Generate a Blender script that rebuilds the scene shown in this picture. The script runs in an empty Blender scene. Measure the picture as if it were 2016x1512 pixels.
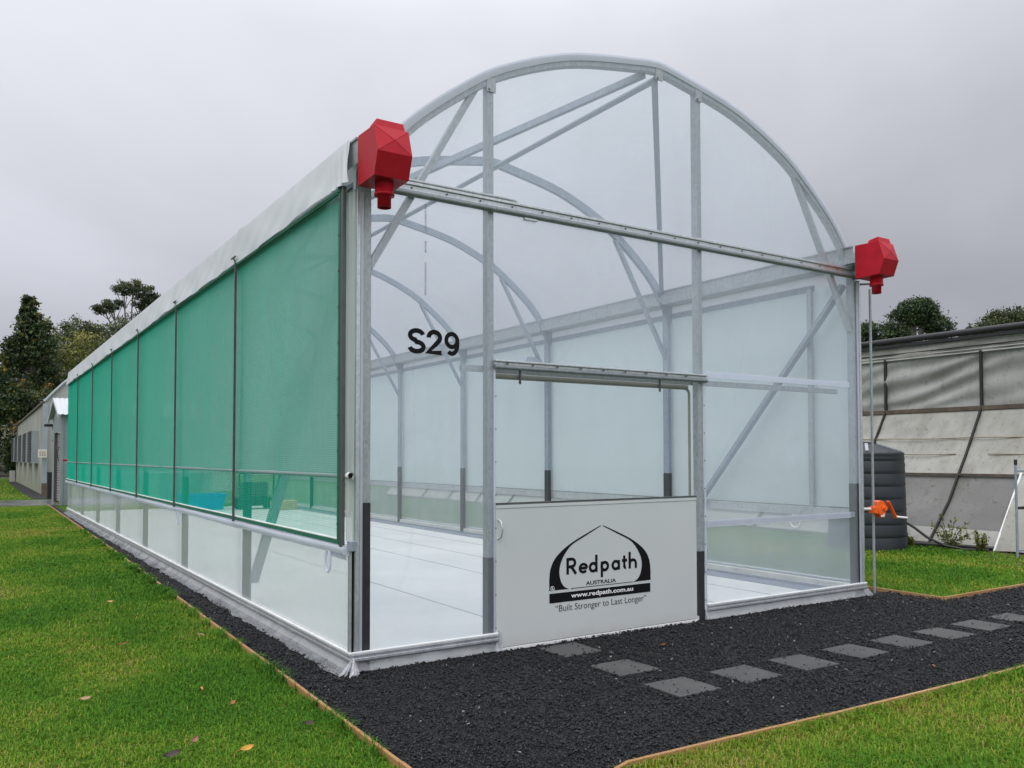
import bpy, bmesh, math, random
import numpy as np
from mathutils import Vector, Matrix

random.seed(7); rng = np.random.default_rng(7)
scene = bpy.context.scene
COL = scene.collection

# ------------------------------------------------------------------ camera
CAM = np.array([-2.4051, -5.8368, 1.6]); YAW, PITCH, ROLL = 0.57686, 0.03352, -0.0015
def cam_basis():
    cy, sy = math.cos(YAW), math.sin(YAW); cp, sp = math.cos(PITCH), math.sin(PITCH)
    f = Vector((sy*cp, cy*cp, sp)); r = Vector((cy, -sy, 0)); u = r.cross(f)
    c, s = math.cos(ROLL), math.sin(ROLL)
    return c*r + s*u, -s*r + c*u, f
R_, U_, F_ = cam_basis()
cam = bpy.data.cameras.new("camera"); cam_o = bpy.data.objects.new("camera", cam); COL.objects.link(cam_o)
cam.sensor_width = 36; cam.lens = 1647.51/2016*36; cam.shift_y = (842.26-756)/2016
cam.clip_start = 0.05; cam.clip_end = 2000
m = Matrix((R_, U_, -F_)).transposed().to_4x4(); m.translation = Vector(CAM)
cam_o.matrix_world = m
scene.camera = cam_o

# ------------------------------------------------------------------ world
SUN_EL, SUN_AZ = math.radians(52), math.radians(-110)      # azimuth from +y towards +x
world = bpy.data.worlds.new("World"); scene.world = world; world.use_nodes = True
nt = world.node_tree; N = nt.nodes; L = nt.links; N.clear()
out = N.new("ShaderNodeOutputWorld"); bg = N.new("ShaderNodeBackground"); L.new(bg.outputs[0], out.inputs[0])
sky = N.new("ShaderNodeTexSky"); sky.sky_type = 'NISHITA'; sky.sun_disc = False
sky.sun_elevation = SUN_EL; sky.sun_rotation = SUN_AZ; sky.dust_density = 4
def wmath(op, a, b=None, c=None):
    n = N.new("ShaderNodeMath"); n.operation = op
    for i, v in enumerate((a, b, c)):
        if v is None: continue
        if isinstance(v, (int, float)): n.inputs[i].default_value = v
        else: L.new(v, n.inputs[i])
    return n.outputs[0]
tc = N.new("ShaderNodeTexCoord"); sep = N.new("ShaderNodeSeparateXYZ"); L.new(tc.outputs["Generated"], sep.inputs[0])
zc = wmath('MAXIMUM', sep.outputs[2], 0.0); den = wmath('ADD', zc, 0.30)
px = wmath('DIVIDE', sep.outputs[0], den); py = wmath('DIVIDE', sep.outputs[1], den)
cmb = N.new("ShaderNodeCombineXYZ"); L.new(px, cmb.inputs[0]); L.new(py, cmb.inputs[1]); cmb.inputs[2].default_value = 3.3
n1 = N.new("ShaderNodeTexNoise"); n1.inputs["Scale"].default_value = 0.9; n1.inputs["Detail"].default_value = 5; n1.inputs["Roughness"].default_value = 0.5
n1.inputs["Distortion"].default_value = 0.4
L.new(cmb.outputs[0], n1.inputs["Vector"])
cl = wmath('MULTIPLY', wmath('SUBTRACT', n1.outputs[0], 0.5), 1.15)
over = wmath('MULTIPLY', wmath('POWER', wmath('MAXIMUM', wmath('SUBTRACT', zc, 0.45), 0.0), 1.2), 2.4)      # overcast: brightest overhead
back = wmath('MULTIPLY', wmath('MAXIMUM', wmath('SUBTRACT', wmath('MULTIPLY', sep.outputs[1], -1.0), 0.1), 0.0), 0.55)   # extra sky brightness added behind the camera to light the front
dr = N.new("ShaderNodeVectorMath"); dr.operation = 'DOT_PRODUCT'; L.new(tc.outputs["Generated"], dr.inputs[0]); dr.inputs[1].default_value = (0.70, 0.20, 0.70)
thick = wmath('MULTIPLY', wmath('MAXIMUM', wmath('SUBTRACT', dr.outputs["Value"], 0.45), 0.0), -0.15)      # thicker cloud over the right half
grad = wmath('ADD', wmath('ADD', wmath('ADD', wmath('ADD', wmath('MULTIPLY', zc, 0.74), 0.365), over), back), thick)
dotn = N.new("ShaderNodeVectorMath"); dotn.operation = 'DOT_PRODUCT'; L.new(tc.outputs["Generated"], dotn.inputs[0])
dotn.inputs[1].default_value = Vector((0.14, 0.82, 0.55)).normalized()
glow = wmath('MULTIPLY', wmath('POWER', wmath('MAXIMUM', dotn.outputs["Value"], 0.0), 9.0), 0.14)
val = wmath('MAXIMUM', wmath('ADD', wmath('ADD', grad, glow), wmath('MULTIPLY', cl, wmath('ADD', grad, -0.1))), 0.05)
colr = N.new("ShaderNodeMix"); colr.data_type = 'RGBA'; colr.blend_type = 'MULTIPLY'; colr.inputs[0].default_value = 1
tint = N.new("ShaderNodeMix"); tint.data_type = 'RGBA'; L.new(wmath('MULTIPLY', zc, 1.4), tint.inputs[0])
tint.inputs[6].default_value = (0.945, 0.97, 1.09, 1); tint.inputs[7].default_value = (0.97, 0.99, 1.05, 1)
L.new(tint.outputs[2], colr.inputs[6])
cc = N.new("ShaderNodeCombineColor"); [L.new(val, cc.inputs[i]) for i in range(3)]
L.new(cc.outputs[0], colr.inputs[7])
skm = N.new("ShaderNodeMix"); skm.data_type = 'RGBA'; skm.blend_type = 'MULTIPLY'; skm.inputs[0].default_value = 1
L.new(sky.outputs[0], skm.inputs[6]); skm.inputs[7].default_value = (0.08, 0.08, 0.08, 1)
fin = N.new("ShaderNodeMix"); fin.data_type = 'RGBA'; fin.inputs[0].default_value = 0.95
L.new(skm.outputs[2], fin.inputs[6]); L.new(colr.outputs[2], fin.inputs[7])
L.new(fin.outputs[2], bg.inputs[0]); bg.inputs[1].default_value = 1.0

# ------------------------------------------------------------------ sun
sun = bpy.data.lights.new("sun", 'SUN'); sun.energy = 1.2; sun.angle = math.radians(50); sun.color = (1, 0.97, 0.93)
sun_o = bpy.data.objects.new("sun", sun); COL.objects.link(sun_o)
sd = Vector((math.sin(SUN_AZ)*math.cos(SUN_EL), math.cos(SUN_AZ)*math.cos(SUN_EL), math.sin(SUN_EL)))
sun_o.rotation_euler = sd.to_track_quat('Z', 'Y').to_euler(); sun_o.location = (0, 0, 30)

vs = scene.view_settings; vs.view_transform = 'Standard'; vs.look = 'None'; vs.exposure = 0.12; vs.gamma = 1
scene.cycles.transparent_max_bounces = 40; scene.cycles.max_bounces = 8; scene.cycles.diffuse_bounces = 4
scene.cycles.use_denoising = True

# ------------------------------------------------------------------ helpers
def tag(o, label=None, cat=None, group=None, kind=None):
    if label: o["label"] = label
    if cat: o["category"] = cat
    if group: o["group"] = group
    if kind: o["kind"] = kind
    return o
def empty(name, loc, label, cat, group=None, rz=0):
    o = bpy.data.objects.new(name, None); COL.objects.link(o); o.location = loc; o.rotation_euler = (0, 0, rz)
    o.empty_display_size = 0.1
    return tag(o, label, cat, group)
class MB:
    def __init__(s): s.v = []; s.f = []; s.sm = []
    def add(s, vs, fs, smooth=False):
        b = len(s.v); s.v += [tuple(map(float, v)) for v in vs]; s.f += [tuple(b+i for i in f) for f in fs]; s.sm += [smooth]*len(fs); return s
    def box(s, x0, x1, y0, y1, z0, z1):
        v = [(x, y, z) for z in (z0, z1) for y in (y0, y1) for x in (x0, x1)]
        return s.add(v, [(0,2,3,1), (4,5,7,6), (0,1,5,4), (2,6,7,3), (0,4,6,2), (1,3,7,5)])
    def bar(s, a, b, w, h, up=(0,0,1), ext=0.0):
        a = Vector(a); b = Vector(b); d = (b-a).normalized(); a = a-d*ext; b = b+d*ext
        u = Vector(up); sd = d.cross(u)
        if sd.length < 1e-4: sd = d.cross(Vector((0,1,0)))
        sd.normalize(); u = sd.cross(d)
        v = [p + sd*(i*w/2) + u*(j*h/2) for p in (a, b) for i, j in ((-1,-1),(1,-1),(1,1),(-1,1))]
        return s.add(v, [(0,3,2,1), (4,5,6,7), (0,1,5,4), (1,2,6,5), (2,3,7,6), (3,0,4,7)])
    def tube(s, pts, r, n=10, caps=True, closed=False):
        pts = [Vector(p) for p in pts]; m_ = len(pts); rr = r if hasattr(r, '__len__') else [r]*m_
        rings = []; prev = None
        for i, p in enumerate(pts):
            if closed: d = pts[(i+1) % m_]-pts[i-1]
            else: d = pts[min(i+1, m_-1)]-pts[max(i-1, 0)]
            d.normalize()
            if prev is None:
                ref = Vector((0,0,1)) if abs(d.z) < 0.9 else Vector((1,0,0)); a = d.cross(ref).normalized()
            else:
                a = (prev-d*prev.dot(d)).normalized()
            prev = a; b = d.cross(a)
            rings.append([p+(a*math.cos(t)+b*math.sin(t))*rr[i] for t in [2*math.pi*k/n for k in range(n)]])
        v = [q for ring in rings for q in ring]; f = []
        for i in range(m_ if closed else m_-1):
            j = (i+1) % m_
            for k in range(n): f.append((i*n+k, i*n+(k+1) % n, j*n+(k+1) % n, j*n+k))
        s.add(v, f, True)
        if caps and not closed:
            s.add(rings[0], [tuple(range(n-1, -1, -1))]); s.add(rings[-1], [tuple(range(n))])
        return s
    def ribbon(s, pa, pb, smooth=False):     # strip between two polylines
        n = len(pa); return s.add(list(pa)+list(pb), [(i, i+1, n+i+1, n+i) for i in range(n-1)], smooth)
    def grid(s, P, smooth=True):             # P[i][j] points
        a, b = len(P), len(P[0])
        return s.add([p for row in P for p in row], [(i*b+j, (i+1)*b+j, (i+1)*b+j+1, i*b+j+1) for i in range(a-1) for j in range(b-1)], smooth)
    def prism(s, poly, y0, y1, ax='y'):      # polygon (a,b) extruded; ax y: (x,z), ax x: (y,z), ax z: (x,y)
        mk = {'y': lambda p, t: (p[0], t, p[1]), 'x': lambda p, t: (t, p[0], p[1]), 'z': lambda p, t: (p[0], p[1], t)}[ax]
        n = len(poly); v = [mk(p, y0) for p in poly]+[mk(p, y1) for p in poly]
        return s.add(v, [tuple(range(n)), tuple(range(2*n-1, n-1, -1))]+[(i, n+i, n+(i+1) % n, (i+1) % n) for i in range(n)])
    def lathe(s, prof, c, n=48, smooth=True):   # prof [(r,z)]
        v = [(c[0]+r*math.cos(2*math.pi*k/n), c[1]+r*math.sin(2*math.pi*k/n), c[2]+z) for r, z in prof for k in range(n)]
        return s.add(v, [(i*n+k, i*n+(k+1) % n, (i+1)*n+(k+1) % n, (i+1)*n+k) for i in range(len(prof)-1) for k in range(n)], smooth)
    def build(s, name, mat, parent=None, bevel=0, fix=True):
        me = bpy.data.meshes.new(name); me.from_pydata(s.v, [], s.f); me.update()
        if fix:
            bm = bmesh.new(); bm.from_mesh(me); bmesh.ops.recalc_face_normals(bm, faces=bm.faces); bm.to_mesh(me); bm.free()
        me.polygons.foreach_set("use_smooth", s.sm)
        me.materials.append(mat)
        o = bpy.data.objects.new(name, me); COL.objects.link(o)
        if parent:
            o.parent = parent; o.matrix_parent_inverse = Matrix.Identity(4)
            if parent.name in BASE: pass
            loc = world_loc(parent)
            if loc != Vector((0,0,0)):
                me.transform(Matrix.Translation(-loc))
        if bevel:
            b = o.modifiers.new("bevel", 'BEVEL'); b.width = bevel; b.segments = 2; b.limit_method = 'ANGLE'; b.angle_limit = math.radians(35)
        return o
BASE = set()
def world_loc(o):
    l = Vector((0,0,0))
    while o is not None:
        l = l+Vector(o.location); o = o.parent
    return l
def text(name, body, mat, parent, x0, x1, z0, z1, y, offset=0.0, shear=0.0, mode='front', depth=0.0015, words=False):
    cu = bpy.data.curves.new(name, 'FONT'); cu.body = body; cu.size = 1; cu.offset = offset; cu.shear = shear; cu.resolution_u = 4
    to = bpy.data.objects.new(name, cu); COL.objects.link(to)
    bpy.context.view_layer.update()
    me = bpy.data.meshes.new_from_object(to.evaluated_get(bpy.context.evaluated_depsgraph_get()))
    bpy.data.objects.remove(to); me.name = name
    co = np.empty(len(me.vertices)*3); me.vertices.foreach_get("co", co); co = co.reshape(-1, 3)
    mn, mx = co.min(0), co.max(0); a = (co[:,0]-mn[0])/(mx[0]-mn[0]); b = (co[:,1]-mn[1])/(mx[1]-mn[1])
    if mode == 'front': new = np.stack([x0+a*(x1-x0), np.full_like(a, y), z0+b*(z1-z0)], 1)
    elif mode == 'down': new = np.stack([x0+(b)*(x1-x0), np.full_like(a, y), z1-a*(z1-z0)], 1)
    elif mode == 'side': new = np.stack([np.full_like(a, y), x1-a*(x1-x0), z0+b*(z1-z0)], 1)   # on a plane of constant x, seen from -x
    me.vertices.foreach_set("co", new.ravel()); me.update()
    me.polygons.foreach_set('use_smooth', np.zeros(len(me.polygons), dtype=bool)); me.materials.clear(); me.materials.append(mat)
    o = bpy.data.objects.new(name, me); COL.objects.link(o)
    if parent:
        o.parent = parent; loc = world_loc(parent)
        if loc.length: me.transform(Matrix.Translation(-loc))
    pieces = [o]
    if words:
        iv = sorted((min(me.vertices[k].co.x for k in p.vertices), max(me.vertices[k].co.x for k in p.vertices)) for p in me.polygons); end = iv[0][1]; gl = []
        for a_, b_ in iv:
            if a_ > end: gl.append((a_-end, (a_+end)/2))
            end = max(end, b_)
        cuts = sorted(c for _, c in sorted(gl)[::-1][:len(body.split())-1]); lo = [-1e9]+cuts; hi = cuts+[1e9]; pieces = []
        for a_, b_ in zip(lo, hi):
            m2 = me.copy(); bm = bmesh.new(); bm.from_mesh(m2); bmesh.ops.delete(bm, geom=[v for v in bm.verts if not a_ < v.co.x < b_], context='VERTS'); bm.to_mesh(m2); bm.free()
            q = bpy.data.objects.new(name, m2); COL.objects.link(q); q.parent = parent; pieces.append(q)
        bpy.data.objects.remove(o)
    for q in pieces:
        sol = q.modifiers.new("thickness", 'SOLIDIFY'); sol.thickness = depth; sol.offset = 0
    return pieces[0]
def big_mesh(name, verts, faces_quads, faces_tris, mat, color=None, smooth=False):
    """numpy arrays; color per-vertex float attribute 'tone'"""
    me = bpy.data.meshes.new(name); nv = len(verts); nq = 0 if faces_quads is None else len(faces_quads); ntr = 0 if faces_tris is None else len(faces_tris)
    me.vertices.add(nv); me.vertices.foreach_set("co", np.ascontiguousarray(verts, dtype=np.float32).ravel())
    idx = []; starts = []; tot = []
    c = 0
    if nq: idx.append(faces_quads.ravel()); starts.append(np.arange(nq)*4); tot.append(np.full(nq, 4)); c = nq*4
    if ntr: idx.append(faces_tris.ravel()); starts.append(c+np.arange(ntr)*3); tot.append(np.full(ntr, 3))
    idx = np.concatenate(idx).astype(np.int32); starts = np.concatenate(starts).astype(np.int32)
    me.loops.add(len(idx)); me.loops.foreach_set("vertex_index", idx)
    me.polygons.add(nq+ntr); me.polygons.foreach_set("loop_start", starts)
    me.update(calc_edges=True)
    if color is not None:
        at = me.attributes.new("tone", 'FLOAT', 'POINT'); at.data.foreach_set("value", color.astype(np.float32))
    if smooth: me.polygons.foreach_set("use_smooth", np.ones(nq+ntr, dtype=bool))
    me.materials.append(mat)
    o = bpy.data.objects.new(name, me); COL.objects.link(o)
    return o

# ------------------------------------------------------------------ materials
class Mat:
    def __init__(s, name):
        s.m = bpy.data.materials.new(name); s.m.use_nodes = True; s.nt = s.m.node_tree; s.n = s.nt.nodes; s.n.clear(); s.l = s.nt.links
        s.out = s.n.new("ShaderNodeOutputMaterial"); s._tc = None
    def node(s, t, **kw):
        n = s.n.new(t)
        for k, v in kw.items(): setattr(n, k, v)
        return n
    def set(s, sock, v):
        if isinstance(v, bpy.types.NodeSocket): s.l.new(v, sock)
        elif isinstance(v, (tuple, list)): sock.default_value = tuple(v)+((1,) if len(v) == 3 and len(sock.default_value) == 4 else ())
        else: sock.default_value = v
    def pos(s, scale=(1,1,1)):
        g = s.node("ShaderNodeNewGeometry"); mp = s.node("ShaderNodeMapping"); mp.inputs["Scale"].default_value = scale
        s.l.new(g.outputs["Position"], mp.inputs[0]); return mp.outputs[0]
    def noise(s, scale, detail=4, rough=0.55, vec=None, dist=0):
        n = s.node("ShaderNodeTexNoise"); n.inputs["Scale"].default_value = scale; n.inputs["Detail"].default_value = detail
        n.inputs["Roughness"].default_value = rough; n.inputs["Distortion"].default_value = dist
        s.l.new(vec if vec is not None else s.pos(), n.inputs["Vector"]); return n.outputs[0]
    def ramp(s, f, stops):
        r = s.node("ShaderNodeValToRGB"); e = r.color_ramp.elements
        while len(e) < len(stops): e.new(0.5)
        for i, (p, c) in enumerate(stops):
            e[i].position = p; e[i].color = tuple(c)+(1,) if len(c) == 3 else c
        s.set(r.inputs[0], f); return r.outputs[0]
    def val(s, f, a, b):
        n = s.node("ShaderNodeMapRange"); s.set(n.inputs[0], f); n.inputs[1].default_value = 0.3; n.inputs[2].default_value = 0.7
        n.inputs[3].default_value = a; n.inputs[4].default_value = b; return n.outputs[0]
    def mix(s, f, a, b, blend='MIX'):
        n = s.node("ShaderNodeMix"); n.data_type = 'RGBA'; n.blend_type = blend; s.set(n.inputs[0], f); s.set(n.inputs[6], a); s.set(n.inputs[7], b); return n.outputs[2]
    def math(s, op, a, b=0.0):
        n = s.node("ShaderNodeMath"); n.operation = op; s.set(n.inputs[0], a); s.set(n.inputs[1], b); return n.outputs[0]
    def bump(s, h, strength=0.3, dist=0.01):
        b = s.node("ShaderNodeBump"); b.inputs["Strength"].default_value = strength; b.inputs["Distance"].default_value = dist
        s.set(b.inputs["Height"], h); return b.outputs[0]
    def pbr(s, color, rough=0.6, metal=0.0, spec=0.5, normal=None, final=True):
        p = s.node("ShaderNodeBsdfPrincipled"); s.set(p.inputs["Base Color"], color); s.set(p.inputs["Roughness"], rough); s.set(p.inputs["Metallic"], metal)
        s.set(p.inputs["Specular IOR Level"], spec)
        if normal is not None: s.l.new(normal, p.inputs["Normal"])
        if final: s.l.new(p.outputs[0], s.out.inputs[0])
        return p.outputs[0]
    def mixs(s, f, a, b):
        n = s.node("ShaderNodeMixShader"); s.set(n.inputs[0], f); s.l.new(a, n.inputs[1]); s.l.new(b, n.inputs[2]); return n.outputs[0]
    def bsdf(s, t, color, **kw):
        n = s.node(t); s.set(n.inputs["Color"], color)
        for k, v in kw.items(): s.set(n.inputs[k], v)
        return n.outputs[0]
    def finish(s, sh): s.l.new(sh, s.out.inputs[0]); return s.m

def plain(name, color, rough=0.6, metal=0.0, var=0.12, nscale=6, spec=0.5, bump=0.0, bscale=60):
    a = Mat(name); n = a.noise(nscale, 5)
    lo = tuple(c*(1-var) for c in color); hi = tuple(min(1, c*(1+var)) for c in color)
    c = a.ramp(n, [(0.3, lo), (0.7, hi)])
    nm = a.bump(a.noise(bscale, 3), bump, 0.004) if bump else None
    a.pbr(c, a.val(n, rough*0.85, min(1, rough*1.15)), metal, spec, nm); return a.m

def mat_galv(name, base=(0.52, 0.55, 0.57), metal=0.55, rough=0.42):
    a = Mat(name)
    v = a.node("ShaderNodeTexVoronoi"); v.inputs["Scale"].default_value = 55; a.l.new(a.pos((1, 1, 0.6)), v.inputs["Vector"])
    n = a.noise(4, 5); st = a.noise(3.0, 4, 0.6, a.pos((6, 6, 0.6)))
    f = a.math('ADD', a.math('MULTIPLY', v.outputs["Color"], 0.4), a.math('MULTIPLY', a.math('ADD', n, st), 0.33))
    c = a.ramp(f, [(0.25, tuple(x*0.80 for x in base)), (0.75, tuple(min(1, x*1.18) for x in base))])
    a.pbr(c, a.val(n, rough*0.8, rough*1.25), metal, 0.5); return a.m

def mat_film(name, haze=0.15, tint=(0.97, 0.985, 0.99), white=(0.74, 0.81, 0.90), gloss=0.05, gpow=4.0, gmax=0.45, streak=0.5, wr=0.15, crease=0.0):
    a = Mat(name)
    n = a.noise(0.8, 4, 0.5, a.pos((1, 1, 0.6))); n2 = a.noise(2.5, 3, 0.5, a.pos((1, 1, 0.5)))
    h = a.val(a.math('MULTIPLY', a.math('ADD', n, n2), 0.5), haze*(1-streak), haze*(1+streak))
    if crease:
        n3 = a.noise(0.7, 1, 0.4, a.pos((1, 1, 0.45)), 0.5)
        ln = a.ramp(a.math('ABSOLUTE', a.math('SUBTRACT', n3, 0.5)), [(0.0, (1, 1, 1)), (0.012, (0, 0, 0))])
        h = a.math('ADD', h, a.math('MULTIPLY', ln, crease))
    tr = a.bsdf("ShaderNodeBsdfTransparent", tint)
    df = a.bsdf("ShaderNodeBsdfDiffuse", white); tl = a.bsdf("ShaderNodeBsdfTranslucent", white)
    body = a.mixs(h, tr, a.mixs(0.5, df, tl))
    nm = a.bump(a.noise(2.2, 4, 0.5, a.pos((1, 1, 0.5)), 0.6), wr, 0.05)
    gl = a.node("ShaderNodeBsdfGlossy"); gl.inputs["Roughness"].default_value = 0.12; a.l.new(nm, gl.inputs["Normal"])
    lw = a.node("ShaderNodeLayerWeight"); lw.inputs["Blend"].default_value = 0.5
    fac = a.math('ADD', a.math('MULTIPLY', a.math('POWER', lw.outputs["Facing"], gpow), gmax), gloss)
    return a.finish(a.mixs(fac, body, gl.outputs[0]))

def mat_mesh_cloth(name, color, near, graze, pw=1.6, light=(0.6,)):
    a = Mat(name)
    w = a.node("ShaderNodeTexWave"); w.wave_type = 'BANDS'; w.bands_direction = 'Z'; w.inputs["Scale"].default_value = 18; w.inputs["Distortion"].default_value = 0.8
    w.inputs["Detail"].default_value = 2; a.l.new(a.pos(), w.inputs["Vector"])
    n = a.noise(0.8, 5, 0.6, a.pos((1, 1, 0.35))); n2 = a.noise(30, 2, 0.5, a.pos((1, 1, 0.1)))
    c = a.mix(a.val(a.math('MULTIPLY', a.math('ADD', n, n2), 0.5), 0, 1), tuple(x*0.86 for x in color), tuple(x*1.1 for x in color))
    df = a.bsdf("ShaderNodeBsdfDiffuse", c); tl = a.bsdf("ShaderNodeBsdfTranslucent", c)
    tr = a.bsdf("ShaderNodeBsdfTransparent", (1, 1, 1))
    lw = a.node("ShaderNodeLayerWeight"); lw.inputs["Blend"].default_value = 0.5
    f = a.math('ADD', a.math('MULTIPLY', a.math('POWER', lw.outputs["Facing"], pw), graze-near), near)
    f = a.math('ADD', f, a.math('MULTIPLY', a.math('SUBTRACT', w.outputs["Fac"], 0.5), 0.10))
    f = a.math('ADD', f, a.math('MULTIPLY', a.math('SUBTRACT', n2, 0.5), 0.12))
    return a.finish(a.mixs(f, tr, a.mixs(0.45, df, tl)))

M = {}
M['galv'] = mat_galv("galvanised_steel", (0.36, 0.385, 0.405), 0.45, 0.48)
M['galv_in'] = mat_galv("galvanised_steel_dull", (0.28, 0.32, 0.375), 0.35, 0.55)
M['alu'] = mat_galv("aluminium_extrusion", (0.50, 0.52, 0.54), 0.6, 0.35)
M['galv_dark'] = mat_galv("weathered_galvanised_tube", (0.20, 0.22, 0.235), 0.4, 0.45)
M['dark_steel'] = plain("dark_grey_steel", (0.085, 0.09, 0.09), 0.5, 0.3, 0.2, 10)
M['bitumen'] = plain("black_bitumen_paint", (0.018, 0.019, 0.022), 0.55, 0, 0.3, 14)
M['film'] = mat_film("clear_end_film", 0.25, streak=0.25, white=(0.72, 0.78, 0.86), wr=0.5, crease=0.035)
M['roof'] = mat_film("clear_roof_film", 0.13, gloss=0.02, gmax=0.15, streak=0.4, crease=0.05)
M['lowfilm'] = mat_film("milky_lower_film", 0.48, white=(0.70, 0.765, 0.77), gloss=0.03, gmax=0.5, streak=0.10, wr=0.05)
M['lowfilm_r'] = mat_film("hazy_lower_film", 0.42, white=(0.60, 0.70, 0.76), gloss=0.03, gmax=0.25, streak=0.2, wr=0.05)
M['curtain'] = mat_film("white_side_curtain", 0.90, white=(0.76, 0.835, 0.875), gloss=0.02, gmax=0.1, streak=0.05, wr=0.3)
M['curtain_left_shaded'] = mat_film('white_curtain_mesh_shade', 0.94, white=(0.47, 0.56, 0.58), gloss=0.01, gmax=0.05, streak=0.12, wr=0.2)  # same white curtain, its colour darkened to stand in for the mesh's shade
M['doorfilm'] = mat_film("clear_door_film", 0.03, gloss=0.02, gmax=0.2)
M['skirt'] = mat_film("crumpled_film_skirt", 0.36, white=(0.75, 0.78, 0.82), gloss=0.12, gmax=0.4, streak=0.6, wr=0.8)
M['lock'] = mat_film("film_in_lock_strip", 0.70, white=(0.80, 0.83, 0.92), gloss=0.08, gmax=0.3, streak=0.2, wr=0.5)
M['pale_film'] = mat_film('pale_green_white_film', 0.85, white=(0.66, 0.72, 0.68), gloss=0.05, gmax=0.3, streak=0.12, wr=0.5)
M['mesh'] = mat_mesh_cloth("green_insect_mesh", (0.012, 0.45, 0.29), 0.20, 1.14, 3.0)
M['mesh_pale'] = mat_mesh_cloth("pale_green_mesh", (0.42, 0.52, 0.50), 0.5, 1.0, 1.6)
M['green_hem'] = plain("dark_green_hem", (0.01, 0.12, 0.075), 0.6)
def flashing():
    a = Mat("white_gutter_film"); n = a.noise(2.2, 5, 0.6, a.pos((1, 1, 0.8)), 0.8)
    c = a.ramp(n, [(0.3, (0.52, 0.545, 0.58)), (0.7, (0.60, 0.62, 0.655))])
    nm = a.bump(a.noise(1.1, 3, 0.45, a.pos((1, 1, 1.2)), 0.6), 0.22, 0.06)
    p = a.pbr(c, 0.42, 0, 0.5, nm, final=False)
    tl = a.bsdf("ShaderNodeBsdfTranslucent", (0.75, 0.78, 0.8)); return a.finish(a.mixs(0.10, p, tl))
M['flash'] = flashing()
def redplastic():
    a = Mat("red_plastic"); n = a.noise(9, 5, 0.6); s = a.noise(14, 3, 0.7, a.pos((1, 1, 0.15)))
    c = a.ramp(n, [(0.3, (0.36, 0.006, 0.018)), (0.7, (0.46, 0.009, 0.022))])
    c = a.mix(a.ramp(s, [(0.70, (0, 0, 0)), (0.76, (0.35, 0.35, 0.35))]), c, (0.5, 0.2, 0.2))
    a.pbr(c, a.val(n, 0.42, 0.55), 0, 0.22); return a.m
M['red'] = redplastic()
M['orange'] = plain("orange_plastic", (0.88, 0.125, 0.008), 0.4, 0, 0.08)
M['white_tube'] = plain("white_plastic", (0.72, 0.73, 0.72), 0.4, 0, 0.08)
def panel():
    a = Mat("white_door_panel"); n = a.noise(1.4, 5, 0.55); g = a.node("ShaderNodeNewGeometry"); sp = a.node("ShaderNodeSeparateXYZ"); a.l.new(g.outputs["Position"], sp.inputs[0])
    c = a.ramp(n, [(0.3, (0.525, 0.555, 0.555)), (0.7, (0.56, 0.585, 0.58))])
    dirt = a.math('MULTIPLY', a.ramp(sp.outputs[2], [(0.02, (1, 1, 1)), (0.13, (0, 0, 0))]), a.val(a.noise(6, 5, 0.7), 0.1, 0.6))
    a.pbr(a.mix(dirt, c, (0.42, 0.40, 0.35)), 0.35, 0, 0.45); return a.m
M['panel'] = panel()
M['beige'] = plain("beige_door_tube", (0.21, 0.215, 0.19), 0.45, 0, 0.08)
M['black_ink'] = plain("black_print", (0.005, 0.005, 0.006), 0.6, 0, 0.05, spec=0.15)
M['white_ink'] = plain("white_print", (0.8, 0.8, 0.8), 0.5, 0, 0.02)
M['print_ink'] = plain('faint_film_print', (0.16, 0.17, 0.19), 0.5, 0, 0.05)
M['grey_ink'] = plain("grey_print", (0.05, 0.05, 0.055), 0.5, 0, 0.05)
def plinthm():
    a = Mat("white_plinth_board"); n = a.noise(3, 6, 0.65); c = a.ramp(n, [(0.3, (0.46, 0.46, 0.42)), (0.6, (0.62, 0.62, 0.58))]); a.pbr(c, 0.6); return a.m
M['plinth'] = plinthm()
def floorm():
    a = Mat("white_floor_sheet"); n = a.noise(0.7, 5, 0.6); n2 = a.noise(14, 4, 0.7)
    c = a.ramp(n, [(0.3, (0.66, 0.665, 0.655)), (0.7, (0.80, 0.80, 0.785))])
    spots = a.ramp(n2, [(0.68, (0, 0, 0)), (0.76, (0.6, 0.6, 0.6))])
    c = a.mix(spots, c, (0.35, 0.33, 0.30)); nm = a.bump(a.noise(2.2, 4, 0.6, None, 0.9), 0.45, 0.04)
    a.pbr(c, 0.5, 0, 0.4, nm); return a.m
M['floor'] = floorm()
M['seam'] = plain("floor_sheet_seam", (0.40, 0.41, 0.42), 0.7)
M['bluish_strip'] = plain("bluish_floor_strip", (0.20, 0.23, 0.28), 0.55, 0, 0.3, 5)
def timber():
    a = Mat("orange_timber"); g = a.noise(3, 6, 0.7, a.pos((22, 22, 60))); n = a.noise(1.3, 3)
    c = a.mix(a.val(n, 0, 1), a.ramp(g, [(0.3, (0.20, 0.085, 0.028)), (0.7, (0.42, 0.22, 0.085))]), a.ramp(g, [(0.3, (0.26, 0.15, 0.06)), (0.7, (0.48, 0.32, 0.15))]))
    a.pbr(c, 0.6, 0, 0.4, a.bump(g, 0.4, 0.003)); return a.m
M['timber'] = timber()
def gravelbase():
    a = Mat("gravel_bed_dark"); v = a.node("ShaderNodeTexVoronoi"); v.inputs["Scale"].default_value = 60; a.l.new(a.pos(), v.inputs["Vector"])
    c = a.ramp(v.outputs["Distance"], [(0.0, (0.03, 0.031, 0.034)), (0.6, (0.008, 0.008, 0.009))])
    a.pbr(c, 0.7, 0, 0.4, a.bump(v.outputs["Distance"], 0.9, 0.02)); return a.m
M['gravel'] = gravelbase()
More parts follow.
